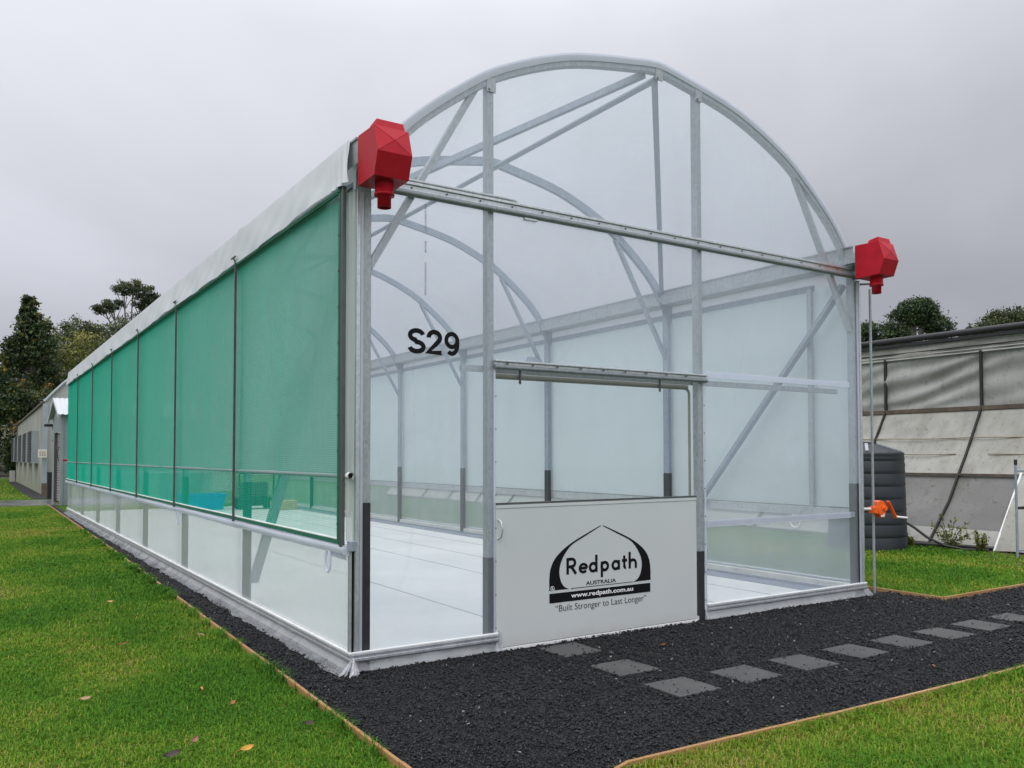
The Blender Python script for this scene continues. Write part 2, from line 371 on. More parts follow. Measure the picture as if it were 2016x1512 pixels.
def chipm():
    a = Mat("black_rubber_chip"); at = a.node("ShaderNodeAttribute"); at.attribute_name = "tone"
    c = a.ramp(at.outputs["Fac"], [(0.0, (0.005, 0.005, 0.006)), (0.8, (0.019, 0.020, 0.023)), (0.97, (0.045, 0.045, 0.05)), (1.0, (0.24, 0.22, 0.20))])
    a.pbr(c, 0.52, 0, 0.35); return a.m
M['chip'] = chipm()
def paver():
    a = Mat("grey_slate_paver"); n = a.noise(3, 6, 0.6); n2 = a.noise(90, 2)
    c = a.ramp(n, [(0.3, (0.040, 0.041, 0.041)), (0.7, (0.074, 0.073, 0.070))])
    a.pbr(c, a.val(n, 0.4, 0.65), 0, 0.45, a.bump(n2, 0.3, 0.002)); return a.m
M['paver'] = paver()
def lawnm():
    a = Mat("lawn_ground"); n = a.noise(0.9, 6, 0.65); n2 = a.noise(26, 4, 0.7); n3 = a.noise(0.22, 3)
    c = a.ramp(n, [(0.30, (0.025, 0.080, 0.008)), (0.55, (0.050, 0.115, 0.012)), (0.75, (0.100, 0.135, 0.022))])
    c = a.mix(a.val(n2, 0.0, 0.55), c, (0.022, 0.04, 0.008)); c = a.mix(a.val(n3, 0, 0.35), c, (0.12, 0.17, 0.025))
    a.pbr(c, 0.9, 0, 0.03, a.bump(n2, 0.6, 0.03)); return a.m
M['lawn'] = lawnm()
def grassm():
    a = Mat("grass_blade"); at = a.node("ShaderNodeAttribute"); at.attribute_name = "tone"
    c = a.ramp(at.outputs["Fac"], [(0.0, (0.0376, 0.1242, 0.013)), (0.25, (0.0824, 0.2162, 0.0175)), (0.48, (0.1664, 0.2852, 0.025)), (0.66, (0.2896, 0.322, 0.046)), (0.82, (0.3848, 0.3082, 0.094)), (1.0, (0.4184, 0.2392, 0.139))])
    p = a.pbr(c, 0.55, 0, 0.10, final=False); tl = a.bsdf("ShaderNodeBsdfTranslucent", c)
    return a.finish(a.mixs(0.35, p, tl))
M['grass'] = grassm()
def leafm(name, stops, tr=0.25):
    a = Mat(name); at = a.node("ShaderNodeAttribute"); at.attribute_name = "tone"; c = a.ramp(at.outputs["Fac"], stops)
    p = a.pbr(c, 0.5, 0, 0.35, final=False); return a.finish(a.mixs(tr, p, a.bsdf("ShaderNodeBsdfTranslucent", c)))
M['leaf_mag'] = leafm("magnolia_leaves", [(0, (0.018, 0.0324, 0.0144)), (0.55, (0.0449, 0.0756, 0.0252)), (0.8, (0.09, 0.1224, 0.036)), (0.93, (0.234, 0.18, 0.0449)), (1, (0.36, 0.216, 0.054))])
M['leaf_gum'] = leafm("gum_leaves", [(0, (0.0288, 0.0396, 0.0198)), (0.6, (0.081, 0.1044, 0.0468)), (1, (0.198, 0.225, 0.099))])
M['leaf_olive'] = leafm("olive_leaves", [(0, (0.0347, 0.0479, 0.0174)), (0.6, (0.1197, 0.1435, 0.037)), (1, (0.3263, 0.3045, 0.0653))])
M['leaf_dark'] = leafm("dark_leaves", [(0, (0.0198, 0.0356, 0.0178)), (0.6, (0.0515, 0.0851, 0.0337)), (1, (0.1188, 0.1624, 0.0634))])
M['bark'] = plain("grey_bark", (0.16, 0.14, 0.12), 0.85, 0, 0.35, 8)
def oldwall(name, c0, c1, stain, sc=1.0):
    a = Mat(name); n = a.noise(1.1*sc, 6, 0.65); st = a.noise(2.2, 5, 0.65, a.pos((1, 1.6, 0.22))); sp = a.noise(11, 4, 0.7)
    c = a.ramp(n, [(0.3, c0), (0.7, c1)]); c = a.mix(a.ramp(st, [(0.5, (0, 0, 0)), (0.75, (0.8, 0.8, 0.8))]), c, stain)
    c = a.mix(a.ramp(sp, [(0.58, (0, 0, 0)), (0.70, (0.6, 0.6, 0.6))]), c, tuple(x*0.45 for x in stain))
    nm = a.bump(a.noise(5, 5, 0.6, a.pos((1, 1, 1.6)), 0.3), 0.25, 0.02)
    a.pbr(c, 0.45, 0, 0.4, nm); return a.m
M['old_top'] = oldwall("weathered_grey_film", (0.25, 0.255, 0.24), (0.34, 0.345, 0.325), (0.20, 0.20, 0.18))
M['old_mid'] = oldwall("speckled_pale_film", (0.25, 0.245, 0.22), (0.34, 0.335, 0.305), (0.20, 0.19, 0.155), 2)
M['old_low'] = oldwall("grey_skirt_film", (0.115, 0.115, 0.108), (0.165, 0.165, 0.155), (0.085, 0.082, 0.062))
M['old_white'] = oldwall("dirty_white_film", (0.38, 0.375, 0.35), (0.48, 0.475, 0.45), (0.25, 0.23, 0.20), 2)
M['rib'] = plain("mossy_black_steel", (0.016, 0.015, 0.012), 0.7, 0, 0.5, 5)
M['seam_brown'] = plain('brown_stained_seam', (0.26, 0.21, 0.13), 0.8, 0, 0.3, 6)
M['brown_timber'] = plain("brown_weathered_timber", (0.10, 0.075, 0.055), 0.8, 0, 0.4, 6)
M['black_poly'] = plain("black_polyethylene", (0.016, 0.017, 0.019), 0.5, 0, 0.2, 5)
M['tank'] = plain("charcoal_tank_plastic", (0.016, 0.020, 0.026), 0.5, 0, 0.18, 3)
M['shed'] = plain("grey_corrugated_steel", (0.23, 0.265, 0.275), 0.45, 0.1, 0.08, 2)
M['shed_roof'] = plain("pale_corrugated_roof", (0.48, 0.50, 0.52), 0.4, 0.1, 0.05, 2)
M['roller'] = plain("weathered_roller_door", (0.26, 0.25, 0.235), 0.5, 0.2, 0.15, 3)
M['wet'] = plain("wet_concrete", (0.15, 0.15, 0.145), 0.22, 0, 0.3, 1.2)
def stained():
    a = Mat("stained_concrete_wall"); n = a.noise(0.8, 6, 0.65); st = a.noise(1.6, 5, 0.7, a.pos((1, 0.8, 0.12)))
    c = a.ramp(n, [(0.3, (0.22, 0.222, 0.205)), (0.7, (0.36, 0.36, 0.34))]); c = a.mix(a.ramp(st, [(0.5, (0, 0, 0)), (0.66, (0.8, 0.8, 0.8))]), c, (0.10, 0.097, 0.08))
    g = a.node("ShaderNodeNewGeometry"); sp = a.node("ShaderNodeSeparateXYZ"); a.l.new(g.outputs["Position"], sp.inputs[0])
    al = a.math('MULTIPLY', a.ramp(a.math('DIVIDE', sp.outputs[2], 4.0), [(0.02, (1, 1, 1)), (0.33, (0, 0, 0))]), 0.75)
    a.pbr(a.mix(al, c, (0.21, 0.235, 0.15)), 0.75); return a.m
M['stained'] = stained()
M['offwhite'] = plain("offwhite_sheet", (0.40, 0.40, 0.38), 0.6, 0, 0.12, 1)
M['louvre_grey'] = plain("light_grey_louvre_box", (0.30, 0.34, 0.36), 0.5, 0, 0.08, 2)
M['blackslat'] = plain("black_slat", (0.02, 0.02, 0.022), 0.6)
M['blue'] = plain("blue_plastic_tub", (0.004, 0.22, 0.62), 0.4, 0, 0.05)
M['card'] = plain("cardboard", (0.50, 0.40, 0.24), 0.8, 0, 0.1)
M['brick'] = plain("red_brick", (0.20, 0.085, 0.06), 0.8, 0, 0.3, 3)
M['tile'] = plain("brown_roof_tile", (0.14, 0.115, 0.10), 0.8, 0, 0.25, 2)
M['signplate'] = plain("cream_sign_plate", (0.62, 0.60, 0.53), 0.5, 0, 0.05)
M['brownink'] = plain("faded_brown_print", (0.32, 0.24, 0.17), 0.6)
M['soil'] = plain("bare_soil", (0.13, 0.085, 0.06), 0.95, 0, 0.4, 7, 0.2, 0.8, 25)

# ------------------------------------------------------------------ ground
EDGE = [(-7, -0.62), (-3, -0.545), (-1.87, -0.52), (-0.69, -0.485), (2.74, -0.435), (9.32, -0.325), (22.4, -0.19), (25.4, -0.17)]
def edge_x(y): return np.interp(y, [e[0] for e in EDGE], [e[1] for e in EDGE])
FEDGE = [(0.05, -7), (0.05, -3.2), (0.20, -2.62), (0.45, -2.53), (1.0, -2.55), (2.0, -2.60), (3.6, -2.65), (6, -2.68), (12, -2.7), (30, -2.8)]
def tagst(o): o["kind"] = "structure"; return o
tagst(MB().add([(-400, -200, -0.004), (400, -200, -0.004), (400, 500, -0.004), (-400, 500, -0.004)], [(0, 1, 2, 3)]).build("lawn", M['lawn']))
# gravel bed: front apron and strip along the left wall
ys = [-7, -5, -3, -1.87, -0.69, 0.02]
g = MB(); g.ribbon([(edge_x(y), y, 0.0) for y in ys], [(0.30, y, 0.0) for y in ys])
fx = [0.30, 0.45, 1.0, 2.0, 3.6, 6, 6.62]
g.ribbon([(x, 0.02, 0.0) for x in fx], [(x, -2.53 if x < 0.6 else float(np.interp(x, [p[0] for p in FEDGE[3:]], [p[1] for p in FEDGE[3:]])), 0.0) for x in fx])
g.ribbon([(6.62, -0.66, 0), (12, -0.66, 0), (30, -0.7, 0)], [(6.62, -2.685, 0), (12, -2.7, 0), (30, -2.8, 0)])
g.ribbon([(6.10, 0.02, 0), (6.10, 12, 0)], [(6.62, 0.02, 0), (6.50, 12, 0)])
ys2 = [0.02, 2.74, 9.32, 22.4, 25.4]
g.ribbon([(edge_x(y), y, 0.0) for y in ys2], [(0.03, y, 0.0) for y in ys2])
g.ribbon([(-0.25, 30.2, 0.004), (-0.4, 36, 0.004), (-0.2, 56, 0.004)], [(0.3, 30.2, 0.004), (0.3, 36, 0.004), (0.3, 56, 0.004)])
tagst(g.build("gravel_bed", M['gravel']))
p = MB(); p.prism([(-20, 25.55), (0.20, 25.45), (0.20, 29.6), (-20, 29.9)], -0.05, 0.012, 'z'); tagst(p.build("concrete_path", M['wet']))
tagst(MB().box(0.06, 6.09, 0.02, 20.8, -0.03, 0.045).build("greenhouse_floor", M['floor']))
s = MB()
for x in (1.80, 3.33, 4.25, 5.15): s.box(x-0.007, x+0.007, 0.1, 20.7, 0.045, 0.049)
o = s.build("floor_seam", M['seam']); o["kind"] = "structure"
o = MB().box(5.70, 6.02, 0.15, 20.6, 0.045, 0.052).build("floor_strip", M['bluish_strip']); o["kind"] = "structure"  # darker bluish strip of floor along the right wall
o = MB().add([(10.2, 0.4, 0.002), (12.6, -0.6, 0.002), (14, 2.0, 0.002), (13.2, 12, 0.002), (11.9, 12, 0.002), (11.6, 2.2, 0.002)], [(0, 1, 2, 3, 4, 5)]).build("bare_soil_ground", M['soil']); o["kind"] = "structure"

# timber edging boards
def board(name, pts, label):
    t = MB()
    for a, b in zip(pts[:-1], pts[1:]):
        t.bar((a[0], a[1], 0.0), (b[0], b[1], 0.0), 0.022, 0.085, ext=0.002)
    o = t.build(name, M['timber'], bevel=0.003); tag(o, label, "edging", "timber garden edging boards")
board("timber_edging", [(edge_x(y), y) for y in (-7, -4.6, -1.9)], "nearest timber edging board of the left lawn, running out of the bottom of the picture")
board("timber_edging", [(edge_x(y)-0.004, y) for y in (-1.895, 0.6, 3.0)], "orange timber edging board between left lawn and black gravel beside the greenhouse front corner")
board("timber_edging", [(edge_x(y), y) for y in (3.005, 9.3, 15, 25.4)], "long far timber edging board running back along the green mesh wall")
board("timber_edging", FEDGE[1:7], "curved timber edging board half hidden by the bottom right lawn")
board("timber_edging", FEDGE[6:], "straight timber edging board at the right rim of the front lawn")
board("timber_edging", [(6.62, 9), (6.62, -0.65)], "timber edging board running back from the corner beside the winder pole")
board("timber_edging", [(6.635, -0.66), (12, -0.665), (30, -0.7)], "timber edging board running right from the corner of the back right lawn")

# pavers
PAV = [(1.765, -0.30), (1.755, -0.98), (1.745, -1.60), (2.37, -1.61), (3.01, -1.615), (3.67, -1.61), (4.30, -1.62), (4.93, -1.63), (5.56, -1.62), (6.20, -1.63), (6.84, -1.63), (7.48, -1.63)]
PL = ["grey square paver closest to the white door", "second grey paver out from the white door", "nearest grey paver, at the corner where the path turns right",
      "grey paver just right of the corner paver", "second paver right of the corner paver", "third paver right of the corner paver", "middle paver of the row leading right",
      "fifth paver right of the corner paver", "sixth paver right of the corner paver", "paver close to the right picture edge", "second last paver, cut by the right picture edge", "last paver of the row leading right"]
proto = None
for i, ((x, y), lb) in enumerate(zip(PAV, PL)):
    if proto is None:
        o = MB().box(-0.19, 0.19, -0.185, 0.185, -0.03, 0.016).build("paver", M['paver'], bevel=0.004); proto = o
    else:
        o = proto.copy(); COL.objects.link(o)
    o.location = (x, y, 0); o.rotation_euler = (random.uniform(-.008, .008), random.uniform(-.008, .008), random.uniform(-.03, .03))
    tag(o, lb, "paver", "grey stepping pavers on the black gravel")

# ------------------------------------------------------------------ greenhouse
W, D, NB = 6.15, 2.97, 7; LEN = 20.8
GH = empty("greenhouse", (0, 0, 0), "new arched greenhouse of clear film on a galvanised frame with green mesh side wall", "greenhouse")
half = [(0.15, 3.78), (0.22, 3.97), (0.34, 4.12), (0.46, 4.25), (0.66, 4.43), (0.87, 4.585), (1.07, 4.735), (1.30, 4.865), (1.57, 4.985), (2.0, 5.15), (2.42, 5.25), (2.80, 5.315), (3.0, 5.345), (3.075, 5.352)]
def spline(pts, n=5):      # Catmull-Rom through the measured profile
    out = []; P = [pts[0]]+list(pts)+[pts[-1]]
    for i in range(1, len(P)-2):
        for k in range(n):
            t = k/n; out.append(tuple(0.5*((2*P[i][a])+(-P[i-1][a]+P[i+1][a])*t+(2*P[i-1][a]-5*P[i][a]+4*P[i+1][a]-P[i+2][a])*t*t+(-P[i-1][a]+3*P[i][a]-3*P[i+1][a]+P[i+2][a])*t**3) for a in (0, 1)))
    return out+[pts[-1]]
half = spline([half[i] for i in (0, 1, 3, 5, 7, 9, 11, 13)], 7)
ARCH = half+[(W-x, z) for x, z in reversed(half[:-1])]
def offset_arch(d):
    pts = []
    for i, (x, z) in enumerate(ARCH):
        a = ARCH[max(i-1, 0)]; b = ARCH[min(i+1, len(ARCH)-1)]
        tx, tz = b[0]-a[0], b[1]-a[1]; l = math.hypot(tx, tz); pts.append((x-tz/l*d, z+tx/l*d))
    return pts
A_OUT = offset_arch(0.0); A_IN = offset_arch(-0.10)
def arch_mesh(y0, y1, ai=A_IN, ao=A_OUT):
    b = MB(); n = len(ai)
    v = [(x, y0, z) for x, z in ao]+[(x, y0, z) for x, z in ai]+[(x, y1, z) for x, z in ao]+[(x, y1, z) for x, z in ai]
    f = []
    for i in range(n-1):
        f += [(i, i+1, n+i+1, n+i), (2*n+i, 3*n+i, 3*n+i+1, 2*n+i+1), (i, 2*n+i, 2*n+i+1, i+1), (n+i, n+i+1, 3*n+i+1, 3*n+i)]
    f += [(0, n, 3*n, 2*n), (n-1, 3*n-1, 4*n-1, 2*n-1)]
    return b.add(v, f)
def post(x0, x1, y0, y1, z1, zb, mat):
    p = MB().box(x0, x1, y0, y1, zb, z1).build("post", mat, GH, bevel=0.003)
    MB().box(x0-0.002, x1+0.002, y0-0.002, y1+0.002, -0.02, zb).build("painted_base", M['bitumen'], p, bevel=0.003)
    return p
# front frame
post(0.035, 0.13, 0.005, 0.085, 3.80, 1.25, M['galv'])
post(6.035, 6.125, 0.005, 0.085, 3.80, 1.28, M['galv'])
def zarch(x): return float(np.interp(x, [p[0] for p in A_IN], [p[1] for p in A_IN]))
post(1.160, 1.218, 0.006, 0.085, zarch(1.19)+0.02, 0.77, M['galv'])
post(3.570, 3.630, 0.006, 0.085, zarch(3.6)+0.02, 0.67, M['galv'])
arch_mesh(0.0, 0.07).build("arch", M['galv'], GH, bevel=0.004)
for k in (0, 1):
    mx = (lambda x: x) if k == 0 else (lambda x: W-x)
    MB().bar((mx(1.06), 0.045, 4.63), (mx(0.12), 0.045, 3.02), 0.05, 0.06, up=(0, 1, 0)).build("brace", M['galv'], GH, bevel=0.003)
for x, zz in ((1.19, zarch(1.19)), (3.60, zarch(3.60)), (3.075, zarch(3.075))):
    b = MB().box(x-0.045, x+0.045, -0.006, 0.004, zz-0.07, zz+0.05); b.tube([(x-0.018, -0.006, zz-0.045), (x-0.018, -0.018, zz-0.045)], 0.011, 6)
    b.build("joint_plate", M['galv'], GH, bevel=0.002)
# inner frames
for k in range(1, NB+1):
    y = D*k+0.03 if k < NB else LEN-0.05
    mt = M['galv_in']
    post(0.035, 0.095, y, y+0.105, 3.78, 1.33, mt); post(6.02, 6.08, y, y+0.105, 3.78, 1.35, mt)
    arch_mesh(y+0.02, y+0.08).build("arch", mt, GH)
    for kk in (0, 1):
        mx = (lambda x: x) if kk == 0 else (lambda x: W-x)
        MB().bar((mx(1.06), y+0.05, 4.60), (mx(0.12), y+0.05, 3.0), 0.05, 0.055, up=(0, 1, 0)).build("brace", mt, GH)
        MB().add([(mx(0.03), y-0.004, 3.80), (mx(0.30), y-0.004, 3.80), (mx(0.13), y-0.004, 3.52), (mx(0.05), y-0.004, 3.52)], [(0, 1, 2, 3)]).add([(mx(0.03), y+0.002, 3.80), (mx(0.30), y+0.002, 3.80), (mx(0.13), y+0.002, 3.52), (mx(0.05), y+0.002, 3.52)], [(0, 1, 2, 3)]).build("gusset_plate", mt, GH)
# ridge purlin, roof braces, side diagonals
MB().tube([(3.075, 0.05, 5.21), (3.075, LEN-0.05, 5.21)], 0.032, 12).build("ridge_purlin", M['galv_in'], GH)
MB().bar((2.96, 0.075, 5.245), (0.20, D, 3.86), 0.06, 0.06).build("roof_brace", M['galv_in'], GH)
MB().bar((3.10, 0.09, 5.22), (5.93, D+0.05, 3.92), 0.06, 0.06).build("roof_brace", M['galv_in'], GH)
for x in (0.115, 6.00):
    MB().bar((x, 0.10, 3.55), (x, D, 0.30), 0.05, 0.088, up=(1, 0, 0)).build("wall_brace", M['galv_in'], GH)
# gutters and eave purlins, right rail
for x0, x1, nm in ((-0.03, 0.26, 0), (5.89, 6.18, 1)):
    gm = MB(); t = 0.004; z0, z1 = 3.76, 3.95
    for ya, yb in ((-0.11, LEN),):
        gm.box(x0, x1, ya, yb, z0, z0+t); gm.box(x0, x0+t, ya, yb, z0+t, z1); gm.box(x1-t, x1, ya, yb, z0+t, z1)
        gm.box(x0-0.012, x0, ya, yb, z1-0.012, z1+0.003); gm.box(x1, x1+0.012, ya, yb, z1-0.012, z1+0.003)
    gm.build("gutter", M['galv'], GH)
for x0, x1 in ((0.0, 0.03), (6.085, 6.125)):
    MB().box(x0, x1, 0.58, LEN, 3.575, 3.645).build("eave_purlin", M['galv_in'], GH)
MB().box(6.082, 6.125, 0.09, LEN, 0.885, 0.985).build("wall_rail", M['alu'], GH)
MB().box(6.05, 6.095, 0.58, 0.64, 0.985, 3.60).build("wall_stud", M['galv'], GH)
MB().box(6.05, 6.095, LEN-3.0, LEN-2.95, 0.985, 3.60).build("wall_stud", M['galv_in'], GH)
# roof film
RF = offset_arch(0.008)
NY = 29
b = MB(); b.grid([[(x, y, z) for x, z in RF] for y in np.linspace(-0.01, LEN, NY)]); b.build("roof_film", M['roof'], GH)
# roof film edge wrapped round the front arch
ring = offset_arch(0.012); r2 = offset_arch(-0.055)
b = MB(); b.ribbon([(x, -0.012, z) for x, z in ring], [(x, -0.012, z) for x, z in r2]); b.ribbon([(x, -0.012, z) for x, z in ring], [(x, 0.07, z) for x, z in ring]); b.build("arch_film_edge", M['lock'], GH)
# end films
def gable_poly(y, z0):
    pts = [(x, z) for x, z in offset_arch(-0.02) if z > z0]; return pts
def film_grid(name, x0, x1, z0, z1, y, mat, nx=12, nz=12, amp=0.0012, parent=GH):
    P = [[(x0+(x1-x0)*i/nx, y+(random.uniform(-amp, amp) if 0 < i < nx and 0 < j < nz else 0), z0+(z1-z0)*j/nz) for j in range(nz+1)] for i in range(nx+1)]
    return MB().grid(P).build(name, mat, parent)
def gable(y, mat):
    xs = np.linspace(0.21, W-0.21, 40); ao = offset_arch(-0.03); zt = np.interp(xs, [p[0] for p in ao], [p[1] for p in ao])
    P = [[(x, y, 3.70+(z-3.70)*j/8) for j in range(9)] for x, z in zip(xs, zt)]
    return MB().grid(P).build("gable_film", mat, GH)
gable(-0.002, M['film']); gable(LEN+0.01, M['film'])
film_grid("end_film", 0.13, 1.205, 0.15, 3.62, -0.002, M['film'])
film_grid("end_film", 1.205, 3.625, 2.39, 3.62, -0.002, M['film'])
film_grid("end_film", 3.625, 6.06, 0.15, 3.62, -0.002, M['film'])
film_grid("end_film", 0.1, 6.05, 0.15, 3.62, LEN+0.01, M['film'])
# front beam (aluminium film-lock profile) and extras
b = MB(); b.box(0.27, 6.10, -0.026, -0.004, 3.655, 3.70); b.box(0.27, 6.10, -0.040, -0.004, 3.70, 3.722); b.box(0.27, 6.10, -0.034, -0.026, 3.655, 3.664); b.build("eave_beam", M['alu'], GH, bevel=0.003)
MB().tube([(0.27, -0.026, 3.633), (6.10, -0.026, 3.633)], 0.025, 14).build("eave_tube", M['galv_dark'], GH)
for x in np.arange(0.45, 6.0, 0.31): MB().tube([(x, -0.030, 3.68), (x, -0.036, 3.68)], 0.007, 6).build("screw", M['dark_steel'], GH)
MB().tube([(0.33, -0.022, 3.735), (1.36, -0.022, 3.738), (1.41, -0.022, 3.733), (1.44, -0.02, 3.716)], 0.016, 10).build("beam_rod", M['galv'], GH)
MB().box(1.50, 1.63, -0.04, -0.006, 3.588, 3.613).build("beam_clip", M['alu'], GH, bevel=0.006)
# white film at bottom of curtain top between gutter and eave purlin, right wall
MB().grid([[(6.128, y, z) for z in (3.645, 3.71, 3.775)] for y in np.linspace(0, LEN, 40)]).build("eave_film", M['lock'], GH)
# right wall: white translucent roll-up curtain, mesh outside, hazy lower film
def side_sheet(name, x, y0, y1, z0, z1, mat, ny, nz, wob=0.0, seed=0):
    r = random.Random(seed); ph = [r.uniform(0, 6.28) for _ in range(6)]
    P = []
    for i in range(ny+1):
        y = y0+(y1-y0)*i/ny; row = []
        for j in range(nz+1):
            z = z0+(z1-z0)*j/nz; t = j/nz
            d = wob*(math.sin(y*1.7+ph[0])*0.5+math.sin(y*4.3+t*2+ph[1])*0.3+math.sin(y*9.1+ph[2]+t*3)*0.25)*math.sin(math.pi*min(1, max(0, t)))
            row.append((x+d, y, z))
        P.append(row)
    return MB().grid(P).build(name, mat, GH)
side_sheet("side_curtain", 6.128, 0.05, LEN, 1.0, 3.645, M['curtain'], 90, 8, 0.02, 1)
side_sheet("lower_wall_film", 6.13, 0.05, LEN, 0.14, 0.93, M['lowfilm_r'], 60, 4, 0.004, 2)
side_sheet("insect_mesh", 6.172, 0.0, LEN, 0.95, 3.62, M['mesh_pale'], 30, 4, 0.008, 3)
# left wall
side_sheet("side_curtain", -0.012, 0.02, LEN, 1.45, 3.66, M['curtain_left_shaded'], 110, 10, 0.016, 4)
side_sheet("lower_wall_film", -0.012, 0.04, LEN, 0.14, 0.90, M['lowfilm'], 80, 5, 0.004, 5)
side_sheet("insect_mesh", -0.062, 0.10, LEN-0.2, 0.965, 3.645, M['mesh'], 120, 10, 0.006, 6)
# gutter flashing film, slightly slack and wrinkled
r = random.Random(3); P = []
for i in range(341):
    y = LEN*(i/340)**1.35; row = []
    for j in range(9):
        t = j/8; z = 3.970-0.360*t+0.008*math.sin(y*2.1)*t+0.004*math.sin(y*7.7)*t
        pk = 0.014*math.exp(-y/0.22)*math.sin(y*62+t*3.0)*(0.25+t)
        d = 0.010*math.sin(y*1.06+1.3*t)*t+0.006*math.sin(y*5.3+t*4)*t+0.004*math.sin(y*12.7-t*6)*t+pk
        fold = 0.02*math.exp(-((y-D)/0.1)**2)*(1-t)
        row.append((-0.048-0.055*t-d-fold, y-0.13*t*math.exp(-y/0.45), z))
    P.append(row)
MB().grid(P).build("gutter_flashing", M['flash'], GH)
b = MB()
for z in (3.588, 3.602): b.tube([(-0.088, 0.1, z-0.006), (-0.090, 7, z), (-0.088, LEN-0.3, z)], 0.010, 6)
b.build("mesh_top_cable", M['green_hem'], GH)
# mesh guide rods with T bracket
for k in range(1, NB):
    y = D*k+0.02-0.012*k
    b = MB(); b.box(-0.108, -0.086, y-0.009, y+0.009, 0.93, 3.62); b.bar((-0.097, y, 3.61), (-0.118, y+0.01, 3.66), 0.014, 0.014); b.bar((-0.118, y-0.07, 3.665), (-0.118, y+0.09, 3.665), 0.014, 0.012)
    b.build("mesh_guide_rod", M['dark_steel'], GH)
# mesh end channel at the front corner
b = MB(); b.box(-0.088, -0.060, 0.030, 0.080, 0.93, 3.62); b.build("mesh_end_channel", M['dark_steel'], GH, bevel=0.003)
b = MB(); b.box(-0.092, -0.066, 0.084, 0.116, 0.95, 3.60); b.build("mesh_edge_strip", M['green_hem'], GH, bevel=0.003)
for z in np.arange(1.1, 3.6, 0.27): MB().tube([(-0.097, 0.10, z), (-0.091, 0.10, z)], 0.008, 6).build("screw", M['dark_steel'], GH)
b = MB(); b.bar((-0.07, 0.04, 3.57), (-0.03, -0.005, 3.60), 0.012, 0.012); b.build("channel_bracket", M['dark_steel'], GH)
MB().tube([(-0.085, 0.10, 3.585), (-0.085, 0.10, 3.63)], 0.018, 8).build("channel_cap", M['green_hem'], GH)
# corner curtain strip + lock extrusions
P = [[(0.0-0.052*(1-j/6)+0.003*math.sin(z*2.3+j*1.2), 0.042-0.052*j/6+0.006*math.sin(j*2.4), z) for j in range(7)] for z in np.linspace(0.97, 3.58, 40)]
MB().grid(P).build("corner_film", M['pale_film'], GH)
for x0, x1, w in ((0.003, 0.033, 0), (6.118, 6.150, 1)):
    b = MB(); b.box(x0, x1, -0.022, 0.04, 0.0, 3.60); b.build("corner_extrusion", M['alu'], GH, bevel=0.004)
for x0, x1 in ((0.036, 0.060), (6.085, 6.112)):
    b = MB(); b.box(x0, x1, -0.016, -0.004, 0.15, 3.58); b.build("film_lock", M['lock'], GH, bevel=0.003)
for x0, x1, z0, z1 in ((1.207, 1.223, 0.14, 2.39), (3.627, 3.643, 0.05, 2.39)):
    MB().box(x0, x1, -0.016, -0.004, z0, z1).build("jamb_lock", M['lock'], GH, bevel=0.002)
for x, z0 in ((1.2235, 0.2), (3.6245, 0.2)):
    for z in np.arange(z0, 2.3, 0.27): MB().tube([(x, -0.019, z), (x, -0.012, z)], 0.006, 6).build("screw", M['dark_steel'], GH)
MB().box(-0.020, -0.003, -0.008, 0.0, 0.0, 0.93).build("corner_slot", M['black_ink'], GH)
MB().box(-0.038, -0.021, -0.012, 0.025, 0.02, 0.93).build("corner_channel_edge", M['galv'], GH, bevel=0.003)
MB().box(-0.050, 0.006, -0.035, 0.02, 0.90, 0.975).build("corner_bracket", M['galv_in'], GH, bevel=0.004)
# roll tubes
MB().tube([(-0.045, -0.02, 1.455), (-0.045, 9, 1.452), (-0.045, LEN-0.2, 1.450)], 0.022, 12).build("curtain_roll_tube", M['curtain_left_shaded'], GH)
b = MB(); b.tube([(-0.045, -0.045, 1.455), (-0.045, 0.0, 1.455)], 0.026, 16, caps=False); b.tube([(-0.045, -0.043, 1.455), (-0.045, 0.0, 1.455)], 0.020, 16, caps=False); b.build("tube_end_ring", M['white_tube'], GH)
MB().tube([(-0.045, -0.030, 1.455), (-0.045, -0.024, 1.455)], 0.0195, 16).build("tube_end_bore", M['black_ink'], GH)
rr = random.Random(5)
tb = [(-0.050+rr.uniform(-.003, .003), y, 0.905+rr.uniform(-.004, .004)) for y in np.linspace(0.0, LEN-0.1, 70)]
MB().tube(tb, 0.042, 14).build("rolled_film_tube", M['lock'], GH)
MB().tube([(-0.07, 0.06, 0.982), (-0.07, LEN-0.25, 0.982)], 0.009, 8).build("mesh_bottom_rod", M['white_tube'], GH)
MB().box(-0.085, -0.064, 0.06, LEN-0.25, 0.947, 0.972).build("mesh_bottom_hem", M['green_hem'], GH)
# strap loops hanging under the roll tube
for x, y in ((-0.075, 0.33), (-0.075, 5.82), (6.07, 0.86)):
    c = (x, y, 0.80); b = MB(); b.tube([(c[0], c[1]+(0.045 if x < 1 else 0.075)*math.sin(t), c[2]+(0.085 if x < 1 else 0.075)*math.cos(t)) for t in np.linspace(0.25, 2*math.pi-0.25, 26)], 0.011, 8); b.build("strap_loop", M['white_tube'] if x > 1 else M['lock'], GH)
b = MB()
for k in range(16): b.box(-0.058, -0.05, 0.02+0.022*k, 0.030+0.022*k, 0.835, 0.872)
b.build("frayed_hem", M['lock'], GH)
